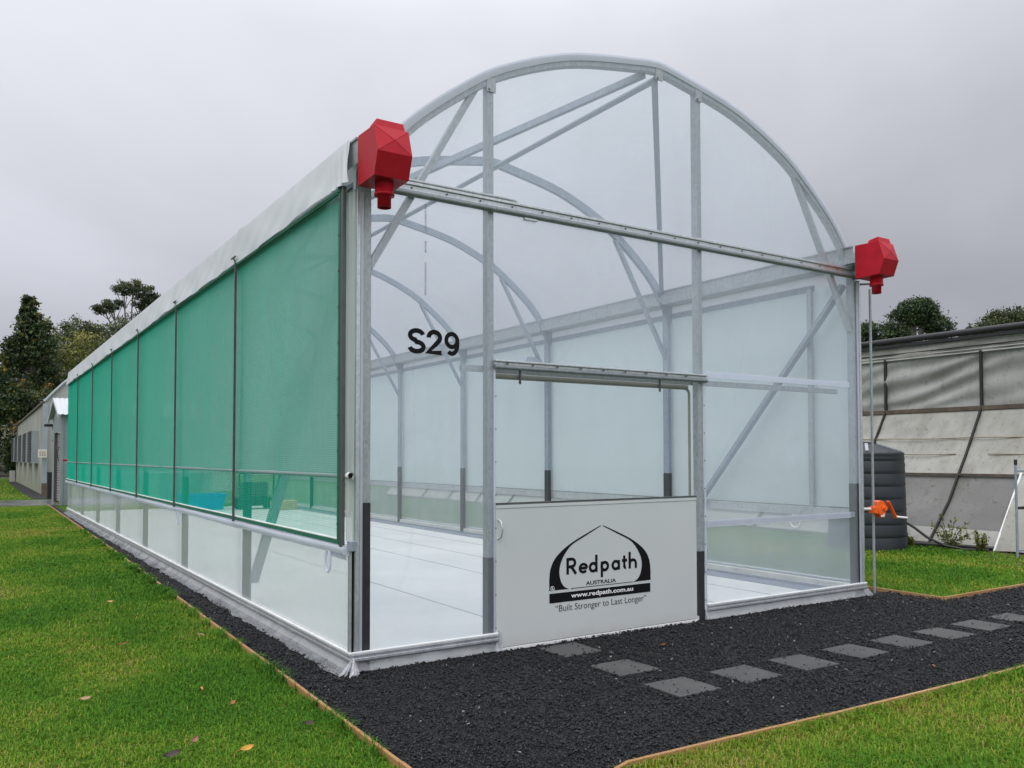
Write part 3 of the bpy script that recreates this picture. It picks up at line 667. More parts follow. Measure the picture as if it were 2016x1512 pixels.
# bottom rails, plinths, film skirts
def rail(p0, p1, nrm, name="bottom_rail"):
    b = MB(); n = Vector(nrm); a = Vector(p0); c = Vector(p1)
    for dz, h, out in ((0.108, 0.022, 0.034), (0.126, 0.014, 0.020), (0.140, 0.012, 0.030)):
        b.bar(a+n*out/2+Vector((0, 0, dz)), c+n*out/2+Vector((0, 0, dz)), out, h)
    r0 = b.build(name, M['alu'], GH, bevel=0.003)
    MB().bar(a+n*0.016+Vector((0, 0, 0.155)), c+n*0.016+Vector((0, 0, 0.155)), 0.026, 0.016).build("film_clip_strip", M['white_tube'], r0, bevel=0.004)
    MB().bar(a+n*0.012+Vector((0, 0, 0.093)), c+n*0.012+Vector((0, 0, 0.093)), 0.020, 0.010).build("rail_lip", M['galv_dark'], r0)
    return r0
rail((-0.03, -0.004, 0), (1.24, -0.004, 0), (0, -1, 0)); rail((3.645, -0.004, 0), (6.18, -0.004, 0), (0, -1, 0))
rail((-0.014, -0.03, 0), (-0.014, LEN, 0), (-1, 0, 0)); rail((6.135, 0, 0), (6.135, LEN, 0), (1, 0, 0))
MB().box(0.135, 1.158, 0.012, 0.05, -0.02, 0.098).build("plinth_board", M['plinth'], GH)
MB().box(3.65, 6.03, 0.012, 0.05, -0.02, 0.098).build("plinth_board", M['plinth'], GH)
MB().box(0.0, 0.03, 0.09, LEN, -0.02, 0.098).build("plinth_board", M['plinth'], GH)
MB().box(6.03, 6.12, 0.09, LEN, -0.02, 0.135).build("plinth_board", M['plinth'], GH)
MB().box(5.99, 6.03, 0.09, LEN, 0.045, 0.075).build("base_channel", M['galv_in'], GH)
def skirt(pfun, n, out, name="film_skirt", seed=1):
    r = random.Random(seed); P = []
    raw = [r.uniform(0.3, 1) for _ in range(n//7+3)]; amps = [float(np.interp(i/7, range(len(raw)), raw)) for i in range(n+1)]
    for i in range(n+1):
        row = []
        for j in range(6):
            t = j/5; o_ = out*(0.10+0.9*t*t)*(0.75+0.5*amps[i])+0.007*t*math.sin(i*0.42+3*amps[i])
            row.append(pfun(i/n, o_, max(0.016, 0.098*(1-t)+0.010*amps[i])))
        P.append(row)
    return MB().grid(P).build(name, M['skirt'], GH, fix=False)
skirt(lambda t, o, z: (-0.016-o, -0.05+LEN*t, z), 900, 0.12, seed=1)
skirt(lambda t, o, z: (0.0+1.29*t, -0.010-o*0.35, z), 60, 0.05, seed=2)
skirt(lambda t, o, z: (3.62+2.60*t, -0.010-o*0.55, z), 110, 0.07, seed=3)
b = MB(); r = random.Random(9)
for k in range(9):
    a0 = math.radians(175+k*11); tip = (-0.01+0.15*math.cos(a0)*r.uniform(.7, 1.1), -0.02+0.13*math.sin(a0)*r.uniform(.7, 1.1), 0.006)
    a1 = a0+0.17; tip2 = (-0.01+0.12*math.cos(a1), -0.02+0.11*math.sin(a1), 0.03)
    b.add([(-0.012, -0.03, 0.13), tip, tip2], [(0, 1, 2)])
b.build("corner_skirt_fold", M['skirt'], GH, fix=False)
b = MB(); b.add([(6.10, -0.02, 0.11), (6.19, -0.02, 0.10), (6.27, -0.06, 0.006), (6.12, -0.08, 0.006)], [(0, 1, 2, 3)]); b.add([(6.19, -0.02, 0.10), (6.25, 0.12, 0.01), (6.27, -0.06, 0.006)], [(0, 1, 2)]); b.build("corner_skirt_fold", M['skirt'], GH, fix=False)
b = MB(); b.ribbon([(1.222, -0.012, z) for z in (0.02, 0.06, 0.12, 0.2)], [(1.275, -0.03, z) for z in (0.004, 0.06, 0.11, 0.16)]); b.build("jamb_film_tail", M['skirt'], GH, fix=False)
# right bay rails seen through the front film
MB().box(3.65, 5.93, -0.012, -0.003, 2.365, 2.425).build("front_film_lock", M['lock'], GH)
MB().box(3.66, 5.92, -0.012, -0.003, 0.90, 0.965).build("front_mid_rail", M['lock'], GH)
MB().box(3.63, 6.035, 0.01, 0.05, 0.905, 0.96).build("front_mid_tube", M['galv'], GH)
# door track and header
MB().box(0.965, 5.86, 0.09, 0.135, 2.295, 2.350).build("door_track", M['galv'], GH, bevel=0.004)
b = MB(); b.box(1.205, 3.65, -0.026, -0.006, 2.348, 2.374); b.box(1.205, 3.65, -0.045, -0.006, 2.374, 2.390); b.build("door_header", M['alu'], GH, bevel=0.003)
MB().tube([(1.205, -0.026, 2.330), (3.65, -0.026, 2.330)], 0.020, 14).build("header_tube", M['galv_dark'], GH)
for x in np.arange(1.33, 3.62, 0.255): MB().tube([(x, -0.04, 2.362), (x, -0.034, 2.362)], 0.008, 6).build("screw", M['dark_steel'], GH)
# sliding door
DR = bpy.data.objects.new("door", None); COL.objects.link(DR); DR.parent = GH; DR.empty_display_size = 0.1
y0 = -0.018
MB().box(1.226, 3.502, y0, y0+0.035, 0.035, 1.165).build("panel", M['panel'], DR, bevel=0.003)
MB().box(1.226, 3.502, y0-0.004, y0+0.035, 1.168, 1.196).build("panel_cap", M['panel'], DR, bevel=0.003)
MB().box(1.226, 3.502, y0-0.005, y0+0.03, 1.199, 1.214).build("top_seal", M['dark_steel'], DR)
MB().box(1.226, 3.505, y0-0.003, y0+0.03, 0.004, 0.031).build("bottom_sill", M['white_tube'], DR, bevel=0.003)
MB().tube([(1.21, 0.035, 2.262), (3.44, 0.035, 2.262)], 0.025, 12).build("frame_tube", M['beige'], DR)
b = MB(); rad = 0.05; b.tube([(3.40, 0.03, 2.25)]+[(3.466-rad+rad*math.sin(a), 0.03, 2.245-rad+rad*math.cos(a)) for a in np.linspace(0.2, math.pi/2, 7)]+[(3.466, 0.03, 1.2)], 0.013, 10); b.build("frame_tube", M['beige'], DR)
film_grid("window_film", 1.226, 3.455, 1.215, 2.24, 0.035, M['doorfilm'], 10, 6, 0.003, DR)
for x in (1.47, 3.05):
    b = MB(); b.box(x-0.008, x+0.008, -0.012, 0.0, 2.215, 2.33); b.add([(x-0.02, -0.006, 2.215), (x+0.02, -0.006, 2.215), (x, -0.006, 2.195)], [(0, 1, 2)]); b.build("hanger", M['dark_steel'], DR)
b = MB(); b.tube([(1.243, y0, 0.92), (1.250, y0-0.035, 0.935), (1.258, y0-0.05, 1.0), (1.250, y0-0.035, 1.065), (1.243, y0, 1.08)], 0.007, 8); b.build("handle", M['alu'], DR)
# logo on the door
yl = y0-0.0016
def flat(poly, name, mat, y=yl):
    bm = bmesh.new(); vs_ = [bm.verts.new((x, y, z)) for x, z in poly]; f = bm.faces.new(vs_); bmesh.ops.triangulate(bm, faces=[f]); me = bpy.data.meshes.new(name); bm.to_mesh(me); bm.free(); me.materials.append(mat)
    o = bpy.data.objects.new(name, me); COL.objects.link(o); o.parent = DR
    so = o.modifiers.new("thickness", 'SOLIDIFY'); so.thickness = 0.0015; so.offset = 0
    return o
def smooth_curve(pts, n=6):      # Catmull-Rom
    out = []; P = [pts[0]]+list(pts)+[pts[-1]]
    for i in range(1, len(P)-2):
        for k in range(n):
            t = k/n; out.append(tuple(0.5*((2*P[i][a])+(-P[i-1][a]+P[i+1][a])*t+(2*P[i-1][a]-5*P[i][a]+4*P[i+1][a]-P[i+2][a])*t*t+(-P[i-1][a]+3*P[i][a]-3*P[i+1][a]+P[i+2][a])*t**3) for a in (0, 1)))
    out.append(pts[-1]); return out
XC = 2.33
outer = smooth_curve([(2.318, 0.984), (2.14, 0.912), (2.0, 0.85), (1.89, 0.785), (1.815, 0.72), (1.772, 0.645), (1.757, 0.56), (1.756, 0.455)])
inner = smooth_curve([(1.965, 0.453), (1.915, 0.475), (1.88, 0.52), (1.862, 0.59), (1.868, 0.655), (1.897, 0.72), (1.945, 0.785), (2.01, 0.838), (2.14, 0.897), (2.318, 0.978)])
def resample(pts, n):
    P = np.array(pts); d = np.r_[0, np.cumsum(np.hypot(*np.diff(P, axis=0).T))]; t = np.linspace(0, d[-1], n); return np.stack([np.interp(t, d, P[:, 0]), np.interp(t, d, P[:, 1])], 1)
oa, ia = resample(outer, 44), resample(inner[::-1], 44)
for sgn in (0, 1):
    fx_ = (lambda x: x) if not sgn else (lambda x: 2*XC-x)
    b = MB(); b.ribbon([(fx_(x), yl, z) for x, z in oa], [(fx_(x), yl, z) for x, z in ia]); ao_ = b.build("logo_arch", M['black_ink'], DR)
    so = ao_.modifiers.new("thickness", 'SOLIDIFY'); so.thickness = 0.0015; so.offset = 0
flat([(1.985, 0.452), (2.69, 0.452), (2.69, 0.457), (1.985, 0.457)], "logo_line", M['black_ink'])
flat([(1.757, 0.347), (2.90, 0.347), (2.90, 0.428), (1.757, 0.428)], "logo_bar", M['black_ink'])
def strokes(name, lines, w, mat, parent, ox, oz, y):
    b = MB(); d = 0.0
    for pts in lines:
        P = [Vector((p[0], p[1])) for p in pts]; n = len(P); L_, R2_ = [], []
        closed = (P[0]-P[-1]).length < 1e-6
        for i in range(n):
            a = P[i-1] if i > 0 else (P[n-2] if closed else P[0]-(P[1]-P[0])); c = P[i+1] if i < n-1 else (P[1] if closed else P[-1]+(P[-1]-P[-2]))
            d1 = (P[i]-a).normalized(); d2 = (c-P[i]).normalized(); n1 = Vector((-d1.y, d1.x)); n2 = Vector((-d2.y, d2.x)); mm = (n1+n2).normalized(); k = min(1.6, 1/max(0.4, mm.dot(n1)))
            L_.append((ox+P[i].x+mm.x*w/2*k, y-d, oz+P[i].y+mm.y*w/2*k)); R2_.append((ox+P[i].x-mm.x*w/2*k, y-d, oz+P[i].y-mm.y*w/2*k))
        b.ribbon(L_, R2_); d += 0.0002
    o = b.build(name, mat, parent); so = o.modifiers.new("thickness", 'SOLIDIFY'); so.thickness = 0.0012; so.offset = 0
    return o
def arc(cx, cz, rx_, rz_, a0, a1, n=18): return [(cx+rx_*math.cos(math.radians(a0+(a1-a0)*i/n)), cz+rz_*math.sin(math.radians(a0+(a1-a0)*i/n))) for i in range(n+1)]
sw = 0.026; h_ = sw/2; bx, bz = 1.938, 0.577
strokes("logo_text", [[(h_, 0), (h_, 0.142)], [(h_, 0.13)]+arc(0.058, 0.0975, 0.034, 0.0325, 90, -90)+[(h_, 0.065)], [(0.05, 0.068), (0.103, 0.0)]], sw, M['black_ink'], DR, bx, bz, yl)
strokes("logo_text", [[(0.012, 0.043), (0.092, 0.043)], arc(0.052, 0.043, 0.040, 0.034, 0, 318, 30)], sw*0.92, M['black_ink'], DR, bx+0.132, bz, yl)
for ox_, kind in ((0.247, 'd'), (0.378, 'p'), (0.505, 'a')):
    ring = arc(0.046, 0.043, 0.036, 0.034, 0, 360, 32); sx_ = h_ if kind == 'p' else 0.092-h_+0.003
    st = {'d': [(sx_, 0), (sx_, 0.150)], 'p': [(sx_, -0.052), (sx_, 0.086)], 'a': [(sx_, 0), (sx_, 0.086)]}[kind]
    strokes("logo_text", [ring, st], sw, M['black_ink'], DR, bx+ox_, bz, yl)
strokes("logo_text", [[(0.027, 0.122), (0.027, 0.030)]+arc(0.045, 0.030, 0.018, 0.019, 180, 275, 8), [(0.0, 0.078), (0.060, 0.078)]], sw, M['black_ink'], DR, bx+0.624, bz, yl)
strokes("logo_text", [[(h_, 0), (h_, 0.150)], [(h_, 0.030)]+arc(0.050, 0.043, 0.036, 0.034, 180, 0, 18)+[(0.086, 0)]], sw, M['black_ink'], DR, bx+0.702, bz, yl)
text("logo_text", "AUSTRALIA", M['black_ink'], DR, 2.15, 2.49, 0.469, 0.503, yl, offset=0.010)
text("logo_text", "www.redpath.com.au", M['white_ink'], DR, 1.985, 2.69, 0.362, 0.414, yl-0.0012, offset=0.018)
text("logo_text", "\u201cBuilt Stronger to Last Longer\u201d", M['grey_ink'], DR, 1.82, 2.85, 0.252, 0.325, yl, offset=-0.006, words=True)
ringo = MB(); ringo.tube([(1.788+0.019*math.cos(a), yl-0.0012, 0.470+0.019*math.sin(a)) for a in np.linspace(0, 2*math.pi, 21)[:-1]], 0.0022, 6, closed=True); ringo.build("logo_text", M['white_ink'], DR)
text("logo_text", "R", M['white_ink'], DR, 1.780, 1.797, 0.459, 0.481, yl-0.0012, offset=0.01)
# house number and film print
nw = 0.0375; nx, nz = 0.432, 2.398; hh = 0.192
strokes("number_sign", [arc(0.074, 0.140, 0.056, 0.037, 10, 270, 22)[:-1]+arc(0.074, 0.052, 0.060, 0.0365, 90, -170, 24)], nw, M['black_ink'], GH, nx, nz, -0.006)
strokes("number_sign", [arc(0.230, 0.134, 0.050, 0.043, 185, -25, 20)+[(0.245, 0.083), (0.176, 0.016), (0.294, 0.016)]], nw, M['black_ink'], GH, nx, nz, -0.006)
strokes("number_sign", [arc(0.386, 0.122, 0.050, 0.052, 0, 360, 30), arc(0.386, 0.100, 0.052, 0.084, 25, -125, 20)], nw*0.92, M['black_ink'], GH, nx, nz, -0.006)
text("film_print", "INTERNAL     SIDE     15004201000", M['print_ink'], GH, 0.590, 0.575, 2.86, 3.58, -0.006, offset=0.0, mode='down')
# rain heads
def rain_head(x0):
    w = 0.27; x1 = x0+w; b = MB()
    yb, ym, zt, zb = -0.12, -0.46, 3.955, 3.585
    P = lambda x, y, z: (x, y, z)
    # body: side profile extruded, front split into an X-creased upper face
    prof = [(-0.125, 3.955), (-0.41, 3.945), (-0.475, 3.745), (-0.415, 3.585), (-0.125, 3.580)]
    v = [(x0, y, z) for y, z in prof]+[(x1, y, z) for y, z in prof]; n = 5
    xc = (x0+x1)/2; v.append((xc, -0.463, 3.845))
    f = [tuple(range(n)), tuple(range(2*n-1, n-1, -1)), (0, n, n+1, 1), (2, n+2, n+3, 3), (3, n+3, n+4, 4), (4, n+4, n, 0)]
    f += [(1, n+1, 10), (n+1, n+2, 10), (n+2, 2, 10), (2, 1, 10)]
    b.add(v, f)
    for q in (1, 6, 7, 2):
        b.bar(tuple(v[q]), tuple(v[10]), 0.003, 0.004, up=(0, 1, 0.3))
    b.bar((x0+0.01, -0.428, 3.633), (x1-0.01, -0.428, 3.633), 0.004, 0.006)
    h = b.build("rain_head", M['red'], GH, bevel=0.005)
    c = MB(); v = [(x0+0.022, -0.405, 3.94), (x1-0.022, -0.405, 3.94), (x1-0.03, -0.385, 4.005), (x0+0.03, -0.385, 4.005), (x0+0.03, -0.27, 3.985), (x1-0.03, -0.27, 3.985), (x0+0.022, -0.26, 3.94), (x1-0.022, -0.26, 3.94)]
    c.add(v, [(0, 1, 2, 3), (3, 2, 5, 4), (4, 5, 7, 6), (0, 3, 4, 6), (1, 7, 5, 2), (0, 6, 7, 1)]); c.build("head_lip", M['red'], h, bevel=0.004)
    s_ = MB(); s_.lathe([(0.068, 0.17), (0.068, 0.085), (0.074, 0.083), (0.074, 0.065), (0.050, 0.062), (0.050, -0.02), (0.044, -0.02), (0.042, 0.05), (0.0, 0.05)], (xc, -0.29, 3.42), 32); s_.build("outlet_spout", M['red'], h)
    return h
rain_head(-0.034); rain_head(5.914)
# gutter end detail behind heads
for x0 in (-0.02, 5.925):
    b = MB(); b.box(x0, x0+0.245, -0.122, -0.112, 3.60, 3.95); b.build("gutter_end_plate", M['dark_steel'], GH)
b = MB(); b.bar((6.15, -0.02, 3.56), (6.30, -0.06, 3.575), 0.02, 0.02); b.build("corner_hook", M['dark_steel'], GH)
P = [[(6.152+0.012*(1+math.sin(z*1.3))*(j/3), -0.01, z) for j in range(4)] for z in np.linspace(0.3, 3.55, 20)]
MB().grid(P).build("curtain_edge", M['mesh_pale'], GH)
# hood inside, rear wall structure
b = MB(); b.add([(5.50, 5.95, 3.16), (5.90, 5.95, 3.16), (5.80, 6.0, 3.30), (5.62, 6.0, 3.30), (5.50, 6.2, 3.16), (5.90, 6.2, 3.16), (5.80, 6.15, 3.30), (5.62, 6.15, 3.30)], [(0, 1, 2, 3), (4, 7, 6, 5), (0, 3, 7, 4), (1, 5, 6, 2), (3, 2, 6, 7)]); b.build("fan_hood", M['galv_in'], GH)
for x in (1.2, 2.4, 3.6, 4.9): MB().box(x, x+0.06, LEN-0.02, LEN, 0, zarch(x)).build("end_post", M['galv_in'], GH)
MB().box(0.1, 6.05, LEN-0.05, LEN-0.02, 1.1, 1.16).build("end_rail", M['alu'], GH)
MB().box(0.1, 6.05, LEN-0.05, LEN-0.02, 3.62, 3.70).build("end_beam", M['galv_in'], GH)
film_grid("end_panel", 2.46, 3.6, 0.05, 1.1, LEN-0.06, M['shed'], 2, 2, 0)

# things inside
def open_tub(name, x0, x1, y0, y1, z0, z1, mat, label, cat):
    t = empty(name, ((x0+x1)/2, (y0+y1)/2, z0), label, cat); b = MB(); k = 0.05
    lo = [(x0+k, y0+k), (x1-k, y0+k), (x1-k, y1-k), (x0+k, y1-k)]; hi = [(x0, y0), (x1, y0), (x1, y1), (x0, y1)]
    hi2 = [(x0+.02, y0+.02), (x1-.02, y0+.02), (x1-.02, y1-.02), (x0+.02, y1-.02)]
    v = [(*p, z0) for p in lo]+[(*p, z1) for p in hi]+[(*p, z1) for p in hi2]+[(p[0], p[1], z0+0.02) for p in lo]
    f = [(0, 1, 2, 3), (12, 13, 14, 15)]+[(i, (i+1) % 4, 4+(i+1) % 4, 4+i) for i in range(4)]+[(4+i, 4+(i+1) % 4, 8+(i+1) % 4, 8+i) for i in range(4)]+[(8+i, 8+(i+1) % 4, 12+(i+1) % 4, 12+i) for i in range(4)]
    b.add(v, f); b.build("body", mat, t)
    rim = MB(); rim.bar((x0-.03, y0-.01, z1-.02), (x1+.03, y0-.01, z1-.02), 0.05, 0.05); rim.bar((x0-.03, y1+.01, z1-.02), (x1+.03, y1+.01, z1-.02), 0.05, 0.05); rim.bar((x0-.01, y0, z1-.02), (x0-.01, y1, z1-.02), 0.05, 0.05); rim.bar((x1+.01, y0, z1-.02), (x1+.01, y1, z1-.02), 0.05, 0.05); rim.build("rim", mat, t, bevel=0.008)
    return t
open_tub("plastic_tub", 2.75, 3.95, 19.3, 19.95, 0.045, 0.50, M['blue'], "bright blue plastic tub on the white greenhouse floor, seen through the green mesh", "tub")
t = empty("cardboard_box", (5.35, 18.3, 0.052), "brown cardboard box on the white floor by the far wall of the greenhouse", "box", rz=0.15)
t2 = t
def local(parent, mb, name, mat, bevel=0):      # geometry already local to the parent
    me_o = mb.build(name, mat, None, bevel); me_o.parent = parent; return me_o
local(t, MB().box(-0.32, 0.32, -0.22, 0.22, 0, 0.24), "carton", M['card'], 0.004)
b = MB(); b.add([(-0.32, -0.22, 0.242), (0.32, -0.22, 0.242), (0.32, -0.02, 0.275), (-0.32, -0.02, 0.275)], [(0, 1, 2, 3)]); b.add([(-0.32, 0.22, 0.242), (0.32, 0.22, 0.242), (0.32, 0.02, 0.275), (-0.32, 0.02, 0.275)], [(0, 1, 2, 3)]); local(t, b, "flap", M['card'])
t = empty("equipment_cart", (4.75, 19.2, 0.045), "dark wheeled piece of equipment at the far end of the greenhouse, behind the green mesh", "cart")
local(t, MB().box(-0.55, 0.55, -0.3, 0.3, 0.10, 0.34), "base", M['blackslat'], 0.02)
local(t, MB().box(-0.35, 0.35, -0.22, 0.22, 0.34, 0.80), "motor_box", M['dark_steel'], 0.03)
for sx in (-0.5, 0.5): local(t, MB().box(sx-0.02, sx+0.02, -0.28, -0.24, 0.34, 1.05), "upright", M['blackslat'])
local(t, MB().bar((-0.5, -0.26, 1.05), (0.5, -0.26, 1.05), 0.04, 0.04), "handlebar", M['blackslat'])
for sx in (-0.42, 0.42):
    for sy in (-0.25, 0.25): local(t, MB().tube([(sx, sy-0.03, 0.09), (sx, sy+0.03, 0.09)], 0.09, 16), "wheel", M['bitumen'])

# ------------------------------------------------------------------ winder with pole on the right
wd = empty("curtain_winder", (6.45, 0.06, 0), "orange hand crank winder on a thin galvanised pole at the right front corner", "winder")
local(wd, MB().tube([(0, 0, -0.05), (0, 0, 3.55)], 0.015, 10), "guide_pole", M['galv'])
local(wd, MB().tube([(-0.30, 0, 0.985), (0.02, 0, 0.975)], 0.017, 10), "roller_shaft", M['white_tube'])
b = MB(); b.prism([(-0.06, 0.93), (-0.06, 1.0), (0.0, 1.005), (0.015, 1.06), (0.06, 1.075), (0.12, 1.065), (0.17, 1.03), (0.165, 0.93), (0.14, 0.875), (0.07, 0.875), (0.02, 0.92)], -0.055, 0.03); local(wd, b, "gear_housing", M['orange'], 0.005)
b = MB(); b.tube([(0.12, -0.055, 0.985), (0.12, -0.085, 0.985)], 0.03, 14); b.tube([(0.07, -0.055, 0.96), (0.07, -0.062, 0.96)], 0.055, 18); local(wd, b, "gear_cover", M['orange'])
local(wd, MB().bar((0.155, -0.085, 1.065), (0.30, -0.09, 0.865), 0.014, 0.04, up=(0, 1, 0)), "crank_arm", M['orange'], 0.003)
local(wd, MB().tube([(0.29, -0.08, 0.88), (0.46, -0.13, 0.862)], 0.013, 10), "crank_handle", M['white_tube'])
local(wd, MB().box(0.06, 0.125, -0.060, -0.0555, 0.885, 0.925), "maker_plate", M['white_ink'])

# ------------------------------------------------------------------ water tank
tk = empty("water_tank", (10.75, 3.05, 0), "charcoal ribbed plastic water tank standing on the grass before the old grey greenhouse", "water tank")
prof = [(0.64, 0.0)]
for k in range(7):
    z = 0.20+k*0.215; rr_ = 0.64-0.030*z/1.6; prof += [(rr_, z), (rr_-0.005, z+0.010), (rr_-0.005, z+0.020), (rr_+0.003, z+0.034), (rr_, z+0.07)]
prof += [(0.605, 1.60), (0.615, 1.625), (0.60, 1.65), (0.57, 1.66)]
local(tk, MB().lathe(prof, (0, 0, 0), 64), "tank_wall", M['tank'])
b = MB(); b.lathe([(0.60, 1.655), (0.18, 1.80), (0.17, 1.83), (0.0, 1.84)], (0, 0, 0), 10, False); local(tk, b, "lid", M['tank'])
for k in range(10):
    a = 2*math.pi*k/10; c_, s_ = math.cos(a), math.sin(a)
    if k % 2 == 0: local(tk, MB().bar((0.2*c_, 0.2*s_, 1.80), (0.57*c_, 0.57*s_, 1.675), 0.05, 0.02), "lid_rib", M['galv'] if k in (4, 6, 8) else M['tank'])  # camera-side ribs in pale steel paint in the lid's white highlights
a = math.radians(-62)   # label facing the camera side
b = MB(); pts = [(0.622*math.cos(a+d), 0.622*math.sin(a+d)) for d in (-0.10, -0.03, 0.04, 0.10)]
b.ribbon([(x, y, 1.40) for x, y in pts], [(x, y, 1.47) for x, y in pts]); local(tk, b, "label_plate", M['signplate'])
b = MB(); pts = [(0.6245*math.cos(a+d), 0.6245*math.sin(a+d)) for d in (-0.06, 0.0, 0.05)]
b.ribbon([(x, y, 1.425) for x, y in pts], [(x, y, 1.45) for x, y in pts]); local(tk, b, "label_print", M['louvre_grey'])
# hose and poly pipe
o = MB().tube([(11.22, 2.62, 0.44), (11.27, 2.5, 0.36), (11.33, 2.3, 0.2), (11.42, 2.05, 0.08), (11.55, 1.8, 0.03), (11.75, 1.5, 0.03)], 0.022, 10).build("hose", M['black_poly']); tag(o, "black hose hanging down from the charcoal water tank to the ground", "hose")
o = MB().tube([(11.45, 3.0, 0.05), (11.75, 2.2, 0.05), (12.0, 1.5, 0.04)], 0.035, 10).build("pipe", M['black_poly']); tag(o, "black poly pipe lying on the ground along the old greenhouse wall", "pipe")

# ------------------------------------------------------------------ old greenhouse on the right
OG = empty("old_greenhouse", (12.1, 3, 0), "old weathered grey film greenhouse with black curved ribs behind the water tank", "greenhouse")
YA, YB = -3.0, 26.0
RIB = [(12.06, 0.03), (12.38, 0.38), (12.75, 0.76), (13.06, 1.22), (13.34, 1.60), (13.63, 2.05), (13.83, 2.36), (13.92, 2.52)]
def rib_x(z): return float(np.interp(z, [p[1] for p in RIB], [p[0] for p in RIB]))
def old_sheet(name, zs, mat, wob, n=120, dx=0.02, seed=0, wr=None):
    P = []
    for i in range(n+1):
        y = YA+(YB-YA)*i/n; row = []
        for j, z in enumerate(zs):
            x = rib_x(z) if z < 2.53 else 13.95
            t = j/(len(zs)-1); e = math.sin(math.pi*t)
            d = wob*e*(math.sin(y*1.3+seed+t*2.2)+0.6*math.sin(y*3.7-t*5+seed))
            if wr: d += wr*min(1, 2.2*e)*math.sin((y*1.0+(z-3.1)*3.2)*5.2+math.sin(y*0.8)*1.5+math.sin(y*2.9+z*3))*(0.35+0.65*max(0, math.sin(y*1.0+0.9+z)))
            row.append((x+dx+d, y, z))
        P.append(row)
    MB().grid(P).build(name, mat, OG)
old_sheet("lower_skirt", list(np.linspace(0.02, 0.30, 3)), M['old_mid'], 0.01)
old_sheet("lower_film", list(np.linspace(0.30, 1.23, 6)), M['old_low'], 0.012, seed=1)
old_sheet("middle_film", list(np.linspace(1.25, 2.47, 24)), M['old_mid'], 0.03, 360, seed=2, wr=0.016)
old_sheet("upper_film", list(np.linspace(2.55, 3.60, 28)), M['old_top'], 0.03, 420, seed=3, wr=0.042)
old_sheet("eave_film", list(np.linspace(3.58, 3.86, 6)), M['old_mid'], 0.015, 200, dx=-0.02, seed=4, wr=0.02)
yr = -2.7
for k in range(13):
    y = 0.70+2.0*(k-1)
    b = MB(); pl = [(x-0.02, y, z) for x, z in RIB]
    for a_, c_ in zip(pl[:-1], pl[1:]): b.bar(a_, c_, 0.035, 0.04, up=(1, 0, 0), ext=0.01)
    b.box(13.90, 13.945, y-0.025, y+0.025, 2.50, 3.62)
    b.build("rib", M['rib'], OG)
MB().box(13.885, 13.96, YA, YB, 2.47, 2.55).build("timber_rail", M['brown_timber'], OG)
MB().box(13.02, 13.065, YA, YB, 1.225, 1.262).build("lower_rail", M['brown_timber'], OG)
for z in (3.60, 3.66): MB().tube([(13.92, YA, z), (13.92, YB, z)], 0.012, 6).build("wire", M['offwhite'], OG)
for z in (3.72,): MB().tube([(13.91, YA, z), (13.91, YB, z)], 0.012, 6).build("wire", M['rib'], OG)
b = MB(); b.box(13.85, 14.25, YA, YB, 3.86, 3.92); b.build("gutter", M['black_poly'], OG)
MB().tube([(13.87, YA, 4.0), (13.87, YB, 3.99)], 0.065, 10).build("gutter_pipe", M['black_poly'], OG)
for zz_, a0, a1 in ((1.93, -1.0, 6.0), (1.62, -0.5, 2.3), (1.62, 2.9, 4.1)):
    MB().tube([(rib_x(zz_)-0.012+0.006*math.sin(y*5), y, zz_+0.008*math.sin(y*3.1)) for y in np.linspace(a0, a1, 30)], 0.010, 6).build("film_seam", M['seam_brown'], OG)
RO = [(14.25, 3.9), (15.2, 4.5), (16.8, 5.05), (18.2, 5.15), (19.6, 5.05), (21.2, 4.5), (22.2, 3.9)]
MB().grid([[(x, y, z-0.9) for x, z in RO] for y in np.linspace(YA, YB, 12)]).build("roof_film", M['old_top'], OG)
MB().box(12.02, 12.10, YA, YB, -0.02, 0.05).build("ground_beam", M['brown_timber'], OG)
# leaning white film panel near the right edge
P = [[(11.80+0.93*t-0.03*math.sin(3*t), 1.42-1.9*s_, 0.02+1.25*t+0.02*math.sin(s_*9+t*4)) for t in np.linspace(0, 1, 9)] for s_ in np.linspace(0, 1, 14)]
fl = empty("film_panel", (12, 0.6, 0), "dirty white film panel leaning on the old greenhouse at the right picture edge", "film panel")
MB().grid(P).build("sheet", M['old_mid'], fl)
MB().bar((11.79, 1.43, 0.02), (12.73, 1.43, 1.29), 0.03, 0.03, up=(0, 1, 0)).build("white_batten", M['white_tube'], fl)
# metal rack
rk = empty("metal_rack", (11.35, 0.55, 0), "grey tubular metal rack with a black shelf, cut by the right picture edge", "rack")
rx = [(-0.13, 0.24), (0.79, -0.36), (0.51, 0.30), (1.43, -0.30)]
for x, y in rx:
    u = MB().tube([(x, y, 0.0), (x, y, 1.46)], 0.019, 10); local(rk, u, "upright", M['galv_in'])
    local(rk, MB().tube([(x, y, 1.45), (x, y, 1.53)], 0.024, 10), "end_cap", M['black_poly'])
for z in (0.13, 1.36): 
    local(rk, MB().tube([(rx[0][0], rx[0][1], z), (rx[1][0], rx[1][1], z)], 0.015, 8), "cross_tube", M['galv_in'])
    local(rk, MB().tube([(rx[2][0], rx[2][1], z), (rx[3][0], rx[3][1], z)], 0.015, 8), "cross_tube", M['galv_in'])
b = MB(); b.add([(*rx[0], 0.76), (*rx[1], 0.76), (*rx[3], 0.76), (*rx[2], 0.76), (*rx[0], 0.80), (*rx[1], 0.80), (*rx[3], 0.80), (*rx[2], 0.80)], [(0, 1, 2, 3), (7, 6, 5, 4), (0, 4, 5, 1), (1, 5, 6, 2), (2, 6, 7, 3), (3, 7, 4, 0)]); local(rk, b, "shelf", M['black_poly'])
